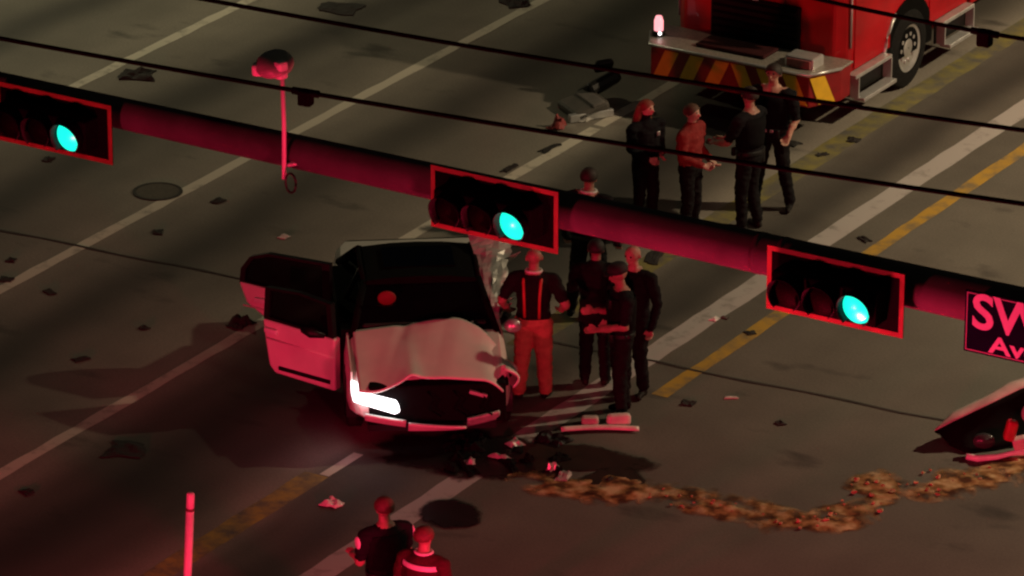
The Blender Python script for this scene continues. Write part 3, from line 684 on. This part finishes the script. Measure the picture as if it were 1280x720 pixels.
    if not bald and cap is None or longhair:
        mb = MB(); nn = 18; rings = []
        for i in range(8):
            th = math.pi/2*(.05+.95*i/7)*1.22
            rg2 = []
            for j in range(nn):
                a = 2*math.pi*j/nn; fr = max(0, -math.sin(a)); t2 = min(th, math.pi/2*(1.24-.62*fr**1.5))
                rg2.append(Hd((.100*math.sin(t2)*math.cos(a), -.006+.112*math.sin(t2)*math.sin(a), 1.672+.102*math.cos(t2))))
            rings.append(rg2)
        mb.loft(rings, cap=True); part('hair', mb, hm)
    if longhair:
        mb = MB()
        for s in (-1, 0, 1): mb.tube([Hd((s*.07, .04+.03*(s == 0), 1.70)), Hd((s*.092, .055+.03*(s == 0), 1.58)), T((s*.10, .085+.04*(s == 0), 1.44)), T((s*.095, .10+.03*(s == 0), 1.30))], [.045, .055, .055, .025], 8)
        part('long_hair', mb, hm)
    if cap:
        cm = mat('cap_%.3f' % cap[0], cap, .8)
        mb = MB(); nn = 18
        mb.loft([[Hd((q*.104*math.cos(2*math.pi*j/nn), -.008+q*.114*math.sin(2*math.pi*j/nn), z)) for j in range(nn)] for z, q in ((1.69, 1.0), (1.72, 1.02), (1.755, .93), (1.78, .7), (1.79, .3))])
        c_ = part('cap', mb, cm)
        mb = MB(); mb.loft([[Hd((.085*q, -.10-.075*math.sqrt(max(0, 1-q*q)), z-.015*(1-abs(q)))) for q in (-1, -.7, -.35, 0, .35, .7, 1)]+[Hd((.085*q, -.085, z)) for q in (1, -1)] for z in (1.700, 1.708)])
        o = mb; o.v = [p*S for p in o.v]; o.build('cap_brim', cm, c_)
    def band(z0, z1, grow, mm, name, a0=0, a1=360, col=None):
        mb = MB(); nn = 24; rows = []
        for z in np.linspace(z0, z1, 5):
            rxx = np.interp(z, zz, [t[1] for t in trings])+grow; ryy = np.interp(z, zz, [t[2] for t in trings])+grow
            rows.append([T((rxx*math.cos(R(a0+(a1-a0)*j/nn)), ryy*math.sin(R(a0+(a1-a0)*j/nn))+.005, z)) for j in range(nn+1)])
        mb.loft(rows, cap=False, closed=False); return part(name, mb, mm, solid=.012)
    for e in extras:
        if e == 'belt': 
            band(.965, 1.015, .016, BLACK, 'duty_belt')
            for a in (-60, 200, 250): part('belt_pouch', MB().box(T((.21*math.cos(R(a)), .165*math.sin(R(a)), .97)), (.07, .05, .10)), BLACK, bevel=.01)
        elif e == 'holster': part('holster', MB().box(T((-.225, .01, .88)), (.06, .09, .2)), BLACK, bevel=.015)
        elif e == 'vest': band(1.06, 1.42, .018, mat('vest_black', (.005, .005, .006), .9, scale=20, bump=.2, spec=.1), 'vest')
        elif e == 'badge': part('badge', MB().box(T((.09, -.150, 1.34)), (.05, .012, .06)), CHROME, bevel=.006)
        elif e == 'buckles':
            for s in (-1, 1): part('keeper', MB().box(T((s*.04+.01, -.165, 1.0)), (.04, .014, .035)), CHROME, bevel=.004)
        elif e == 'suspenders':
            for s in (-1, 1):
                for f in (-1, 1): part('suspender', MB().tube([T((s*.08, f*.146, 1.0)), T((s*.085, f*.156, 1.25)), T((s*.095, f*.132, 1.41)), T((s*.10, f*.03, 1.47))], .017, 8), mat('suspender_red', (.5, .05, .04), .6))
        elif e == 'collar': part('collar', MB().tube([T((.085*math.cos(R(a)), .075*math.sin(R(a)), 1.50)) for a in range(0, 361, 24)], .016, 6), mat('reflective_white', (.75, .75, .72), .5))
        elif e == 'shoulder_patch':
            for s in (-1, 1): part('sleeve_patch', MB().sph(T((s*.300, -.005, 1.35)), (.016, .055, .065), 10, 6), mat('reflective_white', (.75, .75, .72), .5))
        elif e == 'back_stripe': band(1.36, 1.41, .014, mat('reflective_white', (.75, .75, .72), .5), 'reflective_stripe')
        elif e == 'pant_bands':
            for s, k in ((1, 'L'), (-1, 'R')):
                kn, an = Lg.get(k, ((s*.105, -.025, .50), (s*.115, .03, .09))); kn, an = Vector(kn), Vector(an)
                c = kn.lerp(an, .72); d = (an-kn).normalized()*.03
                part('reflective_cuff', MB().tube([c-d, c+d], .100, 14, cap=False), mat('reflective_lime', (.6, .55, .2), .5), solid=.006)
        elif e == 'radio': part('radio', MB().box(T((.10, -.155, 1.36)), (.05, .04, .11)), BLACK, bevel=.01)
        elif e == 'papers': part('white_cloth', MB().box(T((-.13, -.145, 1.30)), (.14, .02, .20), Matrix.Rotation(R(12), 3, 'Y')), mat('reflective_white', (.75, .75, .72), .5), bevel=.005)
    return root
FFP = (.42, .20, .12)
person('firefighter in tan turnout trousers with suspenders standing beside the wrecked car', G(667, 497), 172, 1.80,
       arms={'L': ((.35, .05, 1.15), (.30, -.14, .98)), 'R': ((-.36, .06, 1.14), (-.28, -.16, 1.00))}, legs={'L': ((.13, -.03, .50), (.16, .04, .09)), 'R': ((-.11, -.02, .50), (-.13, -.02, .09))},
       shirt=(.008, .007, .008), pants=FFP, bald=True, extras=('suspenders', 'collar'), head_turn=15)
person('officer in dark uniform and cap with bent bare arms next to the broken bumper strip', G(775, 519), -72, 1.80,
       arms={'L': ((.26, -.05, 1.14), (.14, -.30, 1.10)), 'R': ((-.24, .02, 1.14), (-.10, -.28, 1.22))}, legs={'L': ((.11, -.05, .50), (.10, -.02, .09)), 'R': ((-.12, .02, .50), (-.14, .10, .09))},
       cap=(.014, .012, .014), extras=('belt', 'holster', 'radio', 'vest'), head_down=12)
person('bald man in dark clothes with a white cloth on the chest behind the capped officer', G(791, 493), -35, 1.80, bald=True, skin=(.42, .26, .2), sleeves='long', extras=('papers',), head_down=10)
person('man in dark clothes with short black hair standing beyond the mast arm, legs apart', G(735, 396), 160, 1.84,
       legs={'L': ((.15, -.02, .50), (.19, .03, .09)), 'R': ((-.15, -.02, .50), (-.19, .0, .09))}, sleeves='long', extras=('collar', 'belt'))
person('woman with long reddish hair in dark clothes facing the man in the red top', G(806, 288), 35, 1.68, longhair=True, hair=(.20, .05, .03), sleeves='long', skin=(.55, .36, .28),
       arms={'L': ((.23, .0, 1.14), (.10, -.2, 1.08)), 'R': ((-.23, .0, 1.14), (-.10, -.2, 1.05))}, extras=('badge',), head_turn=20)
person('man in a red top and dark trousers being held by the wrist', G(862, 298), 60, 1.72, shirt=(.24, .03, .03), sleeves='long', skin=(.5, .32, .25), hair=(.10, .05, .03),
       arms={'L': ((.25, .02, 1.14), (.20, -.16, 1.02)), 'R': ((-.24, .0, 1.14), (-.16, -.24, 1.06))}, extras=())
person('officer in dark uniform with dark hair stretching one bare arm to the man in red', G(935, 286), -128, 1.82,
       arms={'R': ((-.24, -.16, 1.14), (-.12, -.42, 1.02)), 'L': ((.28, -.12, 1.13), (.16, -.38, 1.04))}, extras=('belt', 'holster', 'vest'), legs={'L': ((.11, -.03, .50), (.13, .0, .09)), 'R': ((-.10, -.03, .50), (-.11, .05, .09))})
person('broad officer with bare forearms and bright belt keepers in front of the fire engine bumper', G(964, 259), -25, 1.86, skin=(.5, .3, .22),
       arms={'L': ((.29, .0, 1.14), (.26, -.16, .98)), 'R': ((-.30, .02, 1.14), (-.30, -.04, .90))}, legs={'L': ((.16, -.03, .50), (.22, .02, .09)), 'R': ((-.15, -.02, .50), (-.20, -.02, .09))}, extras=('belt', 'buckles', 'vest'))
person('person all in black with back turned between the firefighter and the capped officer', G(744, 480), 175, 1.74, sleeves='long', hair=(.006, .005, .005), skin=(.2, .12, .09), shirt=(.005, .005, .006),
       arms={'L': ((.28, -.10, 1.14), (.12, -.26, 1.10)), 'R': ((-.28, -.10, 1.14), (-.12, -.26, 1.10))})
person('officer in dark uniform with a pale sleeve patch standing near the oil puddle', G(483, 828), -150, 1.80, extras=('belt', 'shoulder_patch', 'holster', 'vest'), hair=(.10, .04, .03),
       arms={'L': ((.26, -.04, 1.14), (.20, -.26, 1.10)), 'R': ((-.26, -.04, 1.14), (-.12, -.26, 1.06))})
person('responder with a reflective collar and shoulder stripe next to the officer with pale sleeve patch', G(531, 862), 150, 1.76, extras=('collar', 'back_stripe', 'belt'), shirt=(.05, .012, .014), hair=(.10, .03, .02), head_turn=-10)

# ------------------------------------------------------------------ debris and spills
def stain_mat(name, col, rough):
    m = mat(name, col, rough, var=.4, scale=5, spec=.3); t = m.node_tree; N = t.nodes; L = t.links
    at = N.new('ShaderNodeAttribute'); at.attribute_name = 'cover'
    tc = N.new('ShaderNodeTexCoord'); n = N.new('ShaderNodeTexNoise'); n.inputs['Scale'].default_value = 4.0; n.inputs['Detail'].default_value = 9; n.inputs['Roughness'].default_value = .66
    L.new(tc.outputs['Object'], n.inputs['Vector'])
    a_ = N.new('ShaderNodeMath'); a_.operation = 'ADD'; L.new(at.outputs['Fac'], a_.inputs[0]); L.new(n.outputs['Fac'], a_.inputs[1])
    mr = N.new('ShaderNodeMapRange'); mr.inputs[1].default_value = .78; mr.inputs[2].default_value = 1.05; L.new(a_.outputs[0], mr.inputs[0])
    L.new(mr.outputs[0], N['Principled BSDF'].inputs['Alpha']); return m
OIL = stain_mat('spilled_oil', (.008, .007, .007), .4)
def blob_sheet(name, pxs, z, m_, label, cat, amp=.05, kind=None, group=None):
    pts = [G(*p) for p in pxs]; c = sum(pts, Vector())/len(pts); out = []
    N_ = len(pts)
    for i in range(N_):                                        # closed Catmull-Rom through the outline
        p0, p1, p2, p3 = pts[i-1], pts[i], pts[(i+1) % N_], pts[(i+2) % N_]
        for s in range(6):
            t = s/6
            q = .5*((2*p1)+(p2-p0)*t+(2*p0-5*p1+4*p2-p3)*t*t+(3*p1-p0-3*p2+p3)*t**3)
            k = 1+amp*noise.noise(q*4)
            out.append((q-c)*k)
    n = len(out)
    rows = [[Vector((p.x*q, p.y*q, h)) for p in out] for q, h in ((1.22, 0), (1.08, .001), (.92, .002), (.5, .003), (.02, .003))]
    o = MB().loft(rows, cap=False).build(name, m_, None, smooth=True); o.location = (c.x, c.y, .010)
    o.data.attributes.new('cover', 'FLOAT', 'POINT').data.foreach_set('value', [q for q in (0, .25, .5, .72, .75) for _ in range(n)])
    tag(o, label, cat, group, kind); return o
blob_sheet('oil_puddle', [(522, 648), (530, 632), (560, 626), (592, 632), (601, 645), (590, 658), (555, 662)], .006, OIL, 'black rounded oil puddle beside the white median band', 'puddle', .22)
blob_sheet('oil_puddle', [(470, 560), (520, 545), (600, 540), (660, 552), (690, 570), (670, 590), (610, 602), (560, 595), (505, 585)], .006, OIL, 'wide black oil pool under the front of the wrecked car', 'puddle', .35)
MUD = stain_mat('wet_mud', (.020, .010, .007), .6)
blob_sheet('mud_streak', [(640, 560), (700, 556), (760, 560), (800, 575), (790, 590), (730, 585), (670, 590)], .006, MUD, 'broad dark wet stain between the car front and the broken bumper strip', 'mud', .3)
blob_sheet('mud_streak', [(672, 596), (700, 578), (735, 576), (752, 586), (735, 590), (705, 590), (690, 604)], .010, MUD, 'curved dark mud streak starting at the oil pool', 'mud', .1)
blob_sheet('mud_streak', [(715, 606), (740, 592), (770, 582), (808, 598), (800, 610), (770, 622), (742, 618)], .012, MUD, 'thick dark mud streak at the end of the soil ridge', 'mud', .12)
FILM = mat('soil_film', (.115, .080, .035), .9, var=.35, scale=2.2)

# soil ridge (uncountable clods)
def soil_mat():
    m = mat('orange_soil', (.27, .135, .055), .95, var=.1, scale=5.0, bump=.45, col2=(.075, .032, .016), spec=.1)
    t = m.node_tree; N = t.nodes; L = t.links
    _r = N['Color Ramp'].color_ramp; _r.elements[0].position = .38; _r.elements[1].position = .50
    _e = _r.elements.new(.66); _e.color = (.52, .35, .20, 1)
    at = N.new('ShaderNodeAttribute'); at.attribute_name = 'cover'
    tc = N.new('ShaderNodeTexCoord'); n = N.new('ShaderNodeTexNoise'); n.inputs['Scale'].default_value = 4.5; n.inputs['Detail'].default_value = 10; n.inputs['Roughness'].default_value = .72
    L.new(tc.outputs['Object'], n.inputs['Vector'])
    a_ = N.new('ShaderNodeMath'); a_.operation = 'ADD'; L.new(at.outputs['Fac'], a_.inputs[0]); L.new(n.outputs['Fac'], a_.inputs[1])
    mr = N.new('ShaderNodeMapRange'); mr.inputs[1].default_value = .78; mr.inputs[2].default_value = 1.15; L.new(a_.outputs[0], mr.inputs[0])
    L.new(mr.outputs[0], N['Principled BSDF'].inputs['Alpha'])
    return m
SOIL = soil_mat()
SOIL2 = mat('pale_soil', (.42, .27, .14), .95, var=.4, scale=12, bump=.4)
ridge = [(640, 592), (690, 606), (735, 612), (790, 612), (830, 620), (880, 628), (930, 638), (985, 648), (1030, 651), (1062, 640), (1085, 620), (1110, 606), (1160, 608), (1215, 602), (1260, 592), (1300, 578), (1360, 560)]
rp = [G(*p) for p in ridge]; cen = rp[8].copy(); cen.z = 0
dens = []
for i in range(len(rp)-1):
    p0, p1, p2, p3_ = rp[max(i-1, 0)], rp[i], rp[i+1], rp[min(i+2, len(rp)-1)]
    for k in range(20):
        t = k/20; dens.append(.5*((2*p1)+(p2-p0)*t+(2*p0-5*p1+4*p2-p3_)*t*t+(3*p1-p0-3*p2+p3_)*t**3))
rng = random.Random(3)
mb = MB(); NW = 20; rows = []; cover = []
for i, p in enumerate(dens):
    d = (dens[min(i+14, len(dens)-1)]-dens[max(i-14, 0)]).normalized(); nr = Vector((-d.y, d.x, 0)); row = []
    wdt = .46+.30*noise.noise(Vector((i*.05, 1, 0))); wdt *= min(1, .35+i/30)
    for j in range(NW+1):
        t = j/NW*2-1; q = p+nr*wdt*t+nr*.10*noise.noise(p*2)
        env = max(0, 1-t*t); cover.append(env*(.62+.75*noise.noise(Vector((i*.045, t*1.2, 7)))+.35*noise.noise(Vector((i*.16, t*3, 2))))+.05*env); h = env**2*(.004+.022*max(0, noise.noise(q*4)+.1)+.016*max(0, noise.noise(q*9)))
        row.append(q-cen+Vector((0, 0, h+.010*env-.004)))
    rows.append(row)
mb.loft(rows, cap=False, closed=False)
so = mb.build('soil_ridge', SOIL, None, smooth=True)
so.data.attributes.new('cover', 'FLOAT', 'POINT').data.foreach_set('value', cover)
so.location = (cen.x, cen.y, .004)
tag(so, 'winding ridge of orange brown soil spilled across the roadway', 'soil', kind='stuff')
mb = MB()
for k in range(90):
    i = rng.randrange(50, len(dens)); p = dens[i]+Vector((rng.gauss(0, .17), rng.gauss(0, .17), 0)); r = rng.choice((.006, .008, .011, .016, .022))*(1.2 if 135 < i < 245 else .7)
    c = p-cen; vs = []; 
    seg, rg_ = 6, 4
    for a in range(rg_+1):
        th = math.pi*(.03+.94*a/rg_)
        for b in range(seg):
            ph = 2*math.pi*b/seg; rr = r*(1+.45*rng.uniform(-1, 1)); vs.append(c+Vector((rr*1.3*math.sin(th)*math.cos(ph), rr*1.3*math.sin(th)*math.sin(ph), rr*.8*(1-math.cos(th))*.8)))
    mb.add(vs, [(a*seg+b, a*seg+(b+1) % seg, (a+1)*seg+(b+1) % seg, (a+1)*seg+b) for a in range(rg_) for b in range(seg)]+[tuple(rg_*seg+b for b in range(seg))])
so2 = mb.build('soil_clods', SOIL2, None); so2.location = (cen.x, cen.y, .012)
tag(so2, 'pale crumbly clods scattered on the orange soil ridge', 'soil', kind='stuff')

def crumple(name, px, size, m_, label, cat='debris', rz=0.0, h=.10, seed=0, n=10, parent=None, group=None, z=0.004, elong=1.0):
    sx, sy = size
    def fn(a, b):
        x, y = (a-.5)*sx, (b-.5)*sy
        e = 1-max(abs(a-.5), abs(b-.5))*2
        k = 1-.25*abs(noise.noise(Vector((a*3+seed*5, b*3, 1))))
        ang = math.atan2(b-.5, a-.5); rr = 1-.22*(1-e)*(.5+.5*math.sin(ang*3+seed))-.15*(1-e)*noise.noise(Vector((ang*2, seed, 0)))
        hh = h*(.15+.5*(noise.noise(Vector((a*2.6+seed*3, b*2.6, 0)))+.5)+.25*noise.noise(Vector((a*6+seed, b*6, 2))))*min(1, .25+e*2)
        return (x*rr*k, y*rr, max(.012, hh))
    o = MB().grid(fn, n, n).build(name, m_, parent, solid=.012)
    if parent is None:
        p = G(*px); o.location = (p.x, p.y, z); o.rotation_euler = (0, 0, rz)
        tag(o, label, cat, group)
    return o
DG = mat('grey_scraped_plastic', (.09, .08, .07), .7, var=.4, scale=5)
RAG = mat('black_rag', (.014, .012, .011), .9, bump=.3)
crumple('torn_liner', (171, 95), (.50, .42), RAG, 'black torn liner lying on the far lane next to the first lane line', rz=.5, h=.12, seed=1)
crumple('torn_liner', (425, 11), (.62, .50), RAG, 'flat black torn liner between two lane lines near the upper cable', rz=.2, h=.06, seed=2)
crumple('torn_liner', (645, 4), (.42, .45), RAG, 'black scrap lying across the second lane line', rz=.9, h=.10, seed=3)
mh = G(197, 240); mo = empty('manhole_cover', (mh.x, mh.y, 0))
MB().tube([(0, 0, .0), (0, 0, .010)], .27, 28).build('lid', mat('cast_iron', (.085, .075, .058), .8, .1, scale=20, bump=.3), mo)
MB().loft([[(q*math.cos(2*math.pi*k/28), q*math.sin(2*math.pi*k/28), z) for k in range(28)] for q, z in ((.27, .004), (.27, .014), (.31, .014), (.315, .004))], cap=False).build('ring', mat('cast_iron_dark', (.022, .018, .015), .7, .3), mo)
tag(mo, 'round iron manhole cover beside the second lane line', 'manhole cover')
# heap of torn car parts
hp = G(738, 140); heap = empty('torn_car_seat', (hp.x, hp.y, 0), AZ+R(25))
MB().box((-.10, .0, .11), (.50, .60, .14), Matrix.Rotation(R(-16), 3, 'Y')).build('cushion', DG, heap, bevel=.05)
MB().box((.26, .30, .22), (.52, .18, .48), Matrix.Rotation(R(58), 3, 'X') @ Matrix.Rotation(R(18), 3, 'Z')).build('backrest', BLACK, heap, bevel=.06)
MB().box((.44, .52, .40), (.26, .10, .18), Matrix.Rotation(R(30), 3, 'X')).build('headrest', BLACK, heap, bevel=.04)
MB().box((-.12, -.26, .06), (.62, .08, .10)).build('seat_rail', CHROME, heap, bevel=.01)
MB().box((-.02, -.02, .20), (.18, .56, .05), Matrix.Rotation(R(-16), 3, 'Y')).build('seam_panel', mat('grey_cloth', (.16, .145, .135), .9, bump=.2), heap, bevel=.02)
tag(heap, 'torn grey and black car seat lying on the lane line before the fire engine', 'car seat')
crumple('bumper_scrap', (742, 146), (.20, .62), mat('white_scrap', (.5, .48, .44), .5), 'long pale scrap lying against the torn car seat', rz=R(-8), h=.10, seed=4)
crumple('red_scrap', (697, 160), (.22, .24), mat('red_scrap', (.35, .05, .05), .5), 'small red plastic scrap next to the torn car seat', h=.22, seed=5)
for k, (px, sz, rz) in enumerate((((638, 211), (.10, .34), .0), ((688, 186), (.12, .40), -.1), ((818, 322), (.20, .5), .3))):
    crumple('rubber_strip', px, sz, RAG, ['short black rubber strip lying along the lane line behind the middle signal', 'black rubber strip touching the lane line near the red scrap', 'wide black rubber strip beyond the bald man'][k], rz=rz, h=.05, seed=6+k)
crumple('torn_liner', (158, 563), (.46, .46), RAG, 'flat black torn liner lying between the lane line and the faded yellow line', rz=.4, h=.06, seed=31)
crumple('black_lump', (300, 407), (.30, .30), RAG, 'black lump of debris on the lane line behind the open rear door', h=.20, seed=9)
WS = mat('white_scrap', (.5, .48, .44), .5)
crumple('white_scrap', (355, 297), (.13, .13), WS, 'small white scrap on the road beyond the open rear door', h=.06, seed=10, n=5)
crumple('white_paper', (416, 631), (.24, .20), mat('white_paper', (.7, .68, .64), .8), 'crumpled white paper between the faded yellow line and the median band', h=.10, seed=11, n=7)
crumple('white_scrap', (914, 498), (.16, .06), WS, 'thin white strip right of the yellow line', rz=AZ, h=.03, seed=12, n=5)
crumple('glass_fragment', (893, 400), (.10, .12), mat('glint', (.85, .85, .82), .2, .2), 'bright glass fragment lying on the median band', h=.07, seed=13, n=4)
crumple('glass_fragment', (906, 398), (.10, .06), DG, 'dull glass fragment next to the bright one on the median band', h=.04, seed=14, n=4)
small = [(60, 200), (273, 252), (197, 291), (62, 366), (180, 411), (14, 326), (8, 350), (102, 450), (35, 616), (991, 180), (1028, 194), (1067, 176), (938, 417), (975, 530), (762, 600), (640, 566), (1080, 300), (860, 505)]
for k, px in enumerate(small):
    crumple('debris_shard', px, (random.uniform(.10, .24), random.uniform(.09, .18)), RAG, 'small dark plastic shard scattered on the open road', rz=random.uniform(0, 6), h=.05, seed=20+k, n=5, group='small shards scattered on the road')
rng = random.Random(11)
for k in range(26):
    px = (rng.uniform(560, 705), 0); px = (px[0], 556+rng.uniform(-8, 34)+(px[0]-560)*.05)
    glint = k % 6 == 0
    crumple('crash_fragment', px, (rng.uniform(.10, .34), rng.uniform(.06, .20)), mat('glint_grey', (.45, .40, .38), .3, .3) if glint else MATTE, 'shiny grey fragment in the black debris at the car front' if glint else 'broken black fragment in the debris at the car front', rz=rng.uniform(0, 6), h=rng.uniform(.05, .16), seed=60+k, n=5, group='shiny fragments at the car front' if glint else 'black fragments at the car front', z=.012)
# broken bumper strip with two foam blocks
bp = G(750, 541); bs = empty('broken_bumper_strip', (bp.x, bp.y, 0), AZ+R(4))
MB().grid(lambda a, b: (-.43+.86*a, -.05+.10*b+.05*math.sin(math.pi*a), .03+.035*math.sin(math.pi*b)+.02*(1-a)), 16, 6).build('strip', mat('pale_bumper', (.62, .58, .52), .45), bs, smooth=True, solid=.012)
MB().box((-.10, .13, .08), (.19, .12, .13), Matrix.Rotation(R(-4), 3, 'Z')).build('foam_block', mat('pale_foam', (.48, .42, .38), .8), bs, bevel=.03)
MB().box((.22, .14, .09), (.27, .12, .15), Matrix.Rotation(R(5), 3, 'Z')).build('foam_block', mat('pale_bumper', (.62, .58, .52), .45), bs, bevel=.045)
tag(bs, 'pale broken bumper strip with two foam blocks on the road', 'bumper strip')
crumple('black_lump', (690, 552), (.42, .30), BLACK, 'black plastic lump on the median band next to the broken bumper strip', h=.14, seed=15)

# torn off front bumper shell at the road side
tp = G(1232, 572); tb = empty('torn_off_bumper', (tp.x, tp.y, 0), AZ)
BUMP = mat('bumper_white', (.60, .52, .48), .4)
RA = Matrix.Rotation(-AZ, 3, 'Z')
def loc_(px, py, z): q = G(px, py, z)-tp; q.z = z; return RA @ q
near = [loc_(1168, 539, .20), loc_(1195, 525, .32), loc_(1235, 506, .46), loc_(1276, 486, .58), loc_(1330, 470, .66)]
far = [loc_(1172, 534, .22), loc_(1190, 515, .34), loc_(1228, 497, .48), loc_(1262, 477, .60), loc_(1316, 460, .68)]
low = [loc_(1188, 556, .02), loc_(1206, 566, .015), loc_(1240, 562, .015), loc_(1282, 554, .02), loc_(1340, 545, .02)]
def pl_(P_, a): k = min(3.999, a*4); i = int(k); return P_[i].lerp(P_[i+1], k-i)
MB().grid(lambda a, b: pl_(near, a).lerp(pl_(far, a), b)+Vector((0, 0, .02*math.sin(math.pi*b))), 16, 4).build('top_lip', BUMP, tb, smooth=True, solid=.02)
MB().grid(lambda a, b: pl_(low, a).lerp(pl_(near, a), b)+Vector((0, .07*math.sin(math.pi*b), 0)), 16, 8).build('inner_shell', MATTE, tb, smooth=True, solid=.02)
MB().grid(lambda a, b: pl_(far, a).lerp(pl_(low, a)+Vector((0, .30, 0)), b)+Vector((0, .05*math.sin(math.pi*b), 0)), 16, 6).build('outer_shell', BUMP, tb, smooth=True, solid=.02)
MB().tube([(-.02, .10, .17), (-.02, .02, .18)], .12, 18, flat=.65).build('fog_lamp', mat('fog_lamp', (.05, .045, .05), .3), tb, smooth=True)
MB().tube([(-.22, -.08, .05), (-.10, -.10, .035), (.12, -.07, .04), (.26, -.03, .06), (.42, .0, .07), (.60, .02, .07)], [.036, .040, .032, .028, .045, .04], 8).build('trim_strip', mat('bright_trim', (.95, .93, .92), .4), tb, smooth=True)
MB().box((.27, .06, .30), (.13, .14, .24), Matrix.Rotation(R(12), 3, 'Y')).build('tail_lamp', mat('tail_lamp_red', (.55, .03, .06), .25), tb, bevel=.04)
MB().box((.37, .02, .17), (.16, .14, .13), Matrix.Rotation(R(-15), 3, 'Y')).build('lamp_housing', mat('pink_white', (.7, .5, .5), .4), tb, bevel=.03)
MB().sph((.45, .10, .48), (.07, .08, .10)).build('bracket', SILVER, tb, smooth=True)
tag(tb, 'torn off car bumper with red lamp lying on its side below the street sign', 'car bumper')

# slim post in the foreground
pt = G(229, 862); po = empty('slim_post', (pt.x, pt.y, 0)); po.rotation_euler = (0, R(4.0), 0)
PK = mat('pale_post', (.62, .55, .52), .5)
MB().tube([(0, 0, 0), (0, 0, 1.98)], .040, 12).build('shaft', PK, po, smooth=True)
MB().tube([(0, 0, 1.98), (0, 0, 2.01)], .043, 12).build('collar', mat('post_red', (.10, .02, .02), .5), po, smooth=True)
MB().tube([(0, 0, 2.01), (0, 0, 2.16), (0, 0, 2.175)], [.039, .039, .02], 12).build('cap', PK, po, smooth=True)
MB().tube([(0, 0, 0), (0, 0, .06)], .12, 14).build('base', BLACK, po, smooth=True)
tag(po, 'slim pale post with a red collar below its tip', 'post')

# ------------------------------------------------------------------ emergency vehicle and street lamps that light the place (beyond the frame)
pc = make_car('patrol_car', mat('patrol_white', (.5, .5, .5), .35, coat=.3), BLACK, False)
lbar = MB().box((0, 2.3, 1.56), (1.1, .24, .12)).build('light_bar', mat('red_bar_lit', (.4, .02, .03), .2, emit=(1, .02, .06), estr=6), pc, bevel=.03)
for k, (px_, py_, hd_, lb_) in enumerate(((-9.0, -20.0, 150, 'white patrol car with a red light bar parked well before the crash'), (1.8, -15.0, 100, 'white patrol car with a red light bar parked before the street name sign'))):
    o = pc if k == 0 else copy_tree(pc)
    lo = Matrix.Rotation(AZ+R(hd_), 3, 'Z') @ Vector((0, 2.3, 0)); pl = O(px_, py_)-lo; o.location = (pl.x, pl.y, 0); o.rotation_euler = (0, 0, AZ+R(hd_)); tag(o, lb_, 'car', 'patrol cars')
    lp = Matrix.Rotation(AZ+R(hd_), 3, 'Z') @ Vector((0, 2.3, 1.80))
    light('emergency_lamp', 'POINT', (pl.x+lp.x, pl.y+lp.y, lp.z), RED_ENERGY[k], RED, shadow_soft_size=.25)
for k, (p, ang, en) in enumerate(STREET_LAMPS):
    sl = empty('street_lamp', (p.x, p.y, 0), R(ang))
    MB().tube([(0, 0, 0), (0, 0, 6), (0, 0, 12.0)], [.13, .10, .07], 12).build('pole', STEEL, sl, smooth=True)
    MB().tube([(0, 0, 11.8), (0, -.6, 12.25), (0, -1.9, 12.4)], .045, 8).build('bracket_arm', STEEL, sl, smooth=True)
    MB().box((0, -2.2, 12.4), (.32, .7, .14)).build('lamp_head', STEEL, sl, bevel=.05)
    MB().box((0, -2.2, 12.32), (.24, .5, .02)).build('lens', mat('street_lens', (.8, .7, .5), .3, emit=LAMP_COL, estr=8), sl)
    tag(sl, ['tall street lamp on the roadside behind the fire engine', 'tall street lamp beyond the far lane', 'tall street lamp by the opposite roadway'][k], 'street lamp', 'street lamps')
    lp = Matrix.Rotation(R(ang), 3, 'Z') @ Vector((0, -2.2, 12.20))
    so_ = light('street_lamp_light', 'SPOT', (p.x+lp.x, p.y+lp.y, lp.z), en, LAMP_COLS[k], spot_size=R(150), spot_blend=.9, shadow_soft_size=.25)
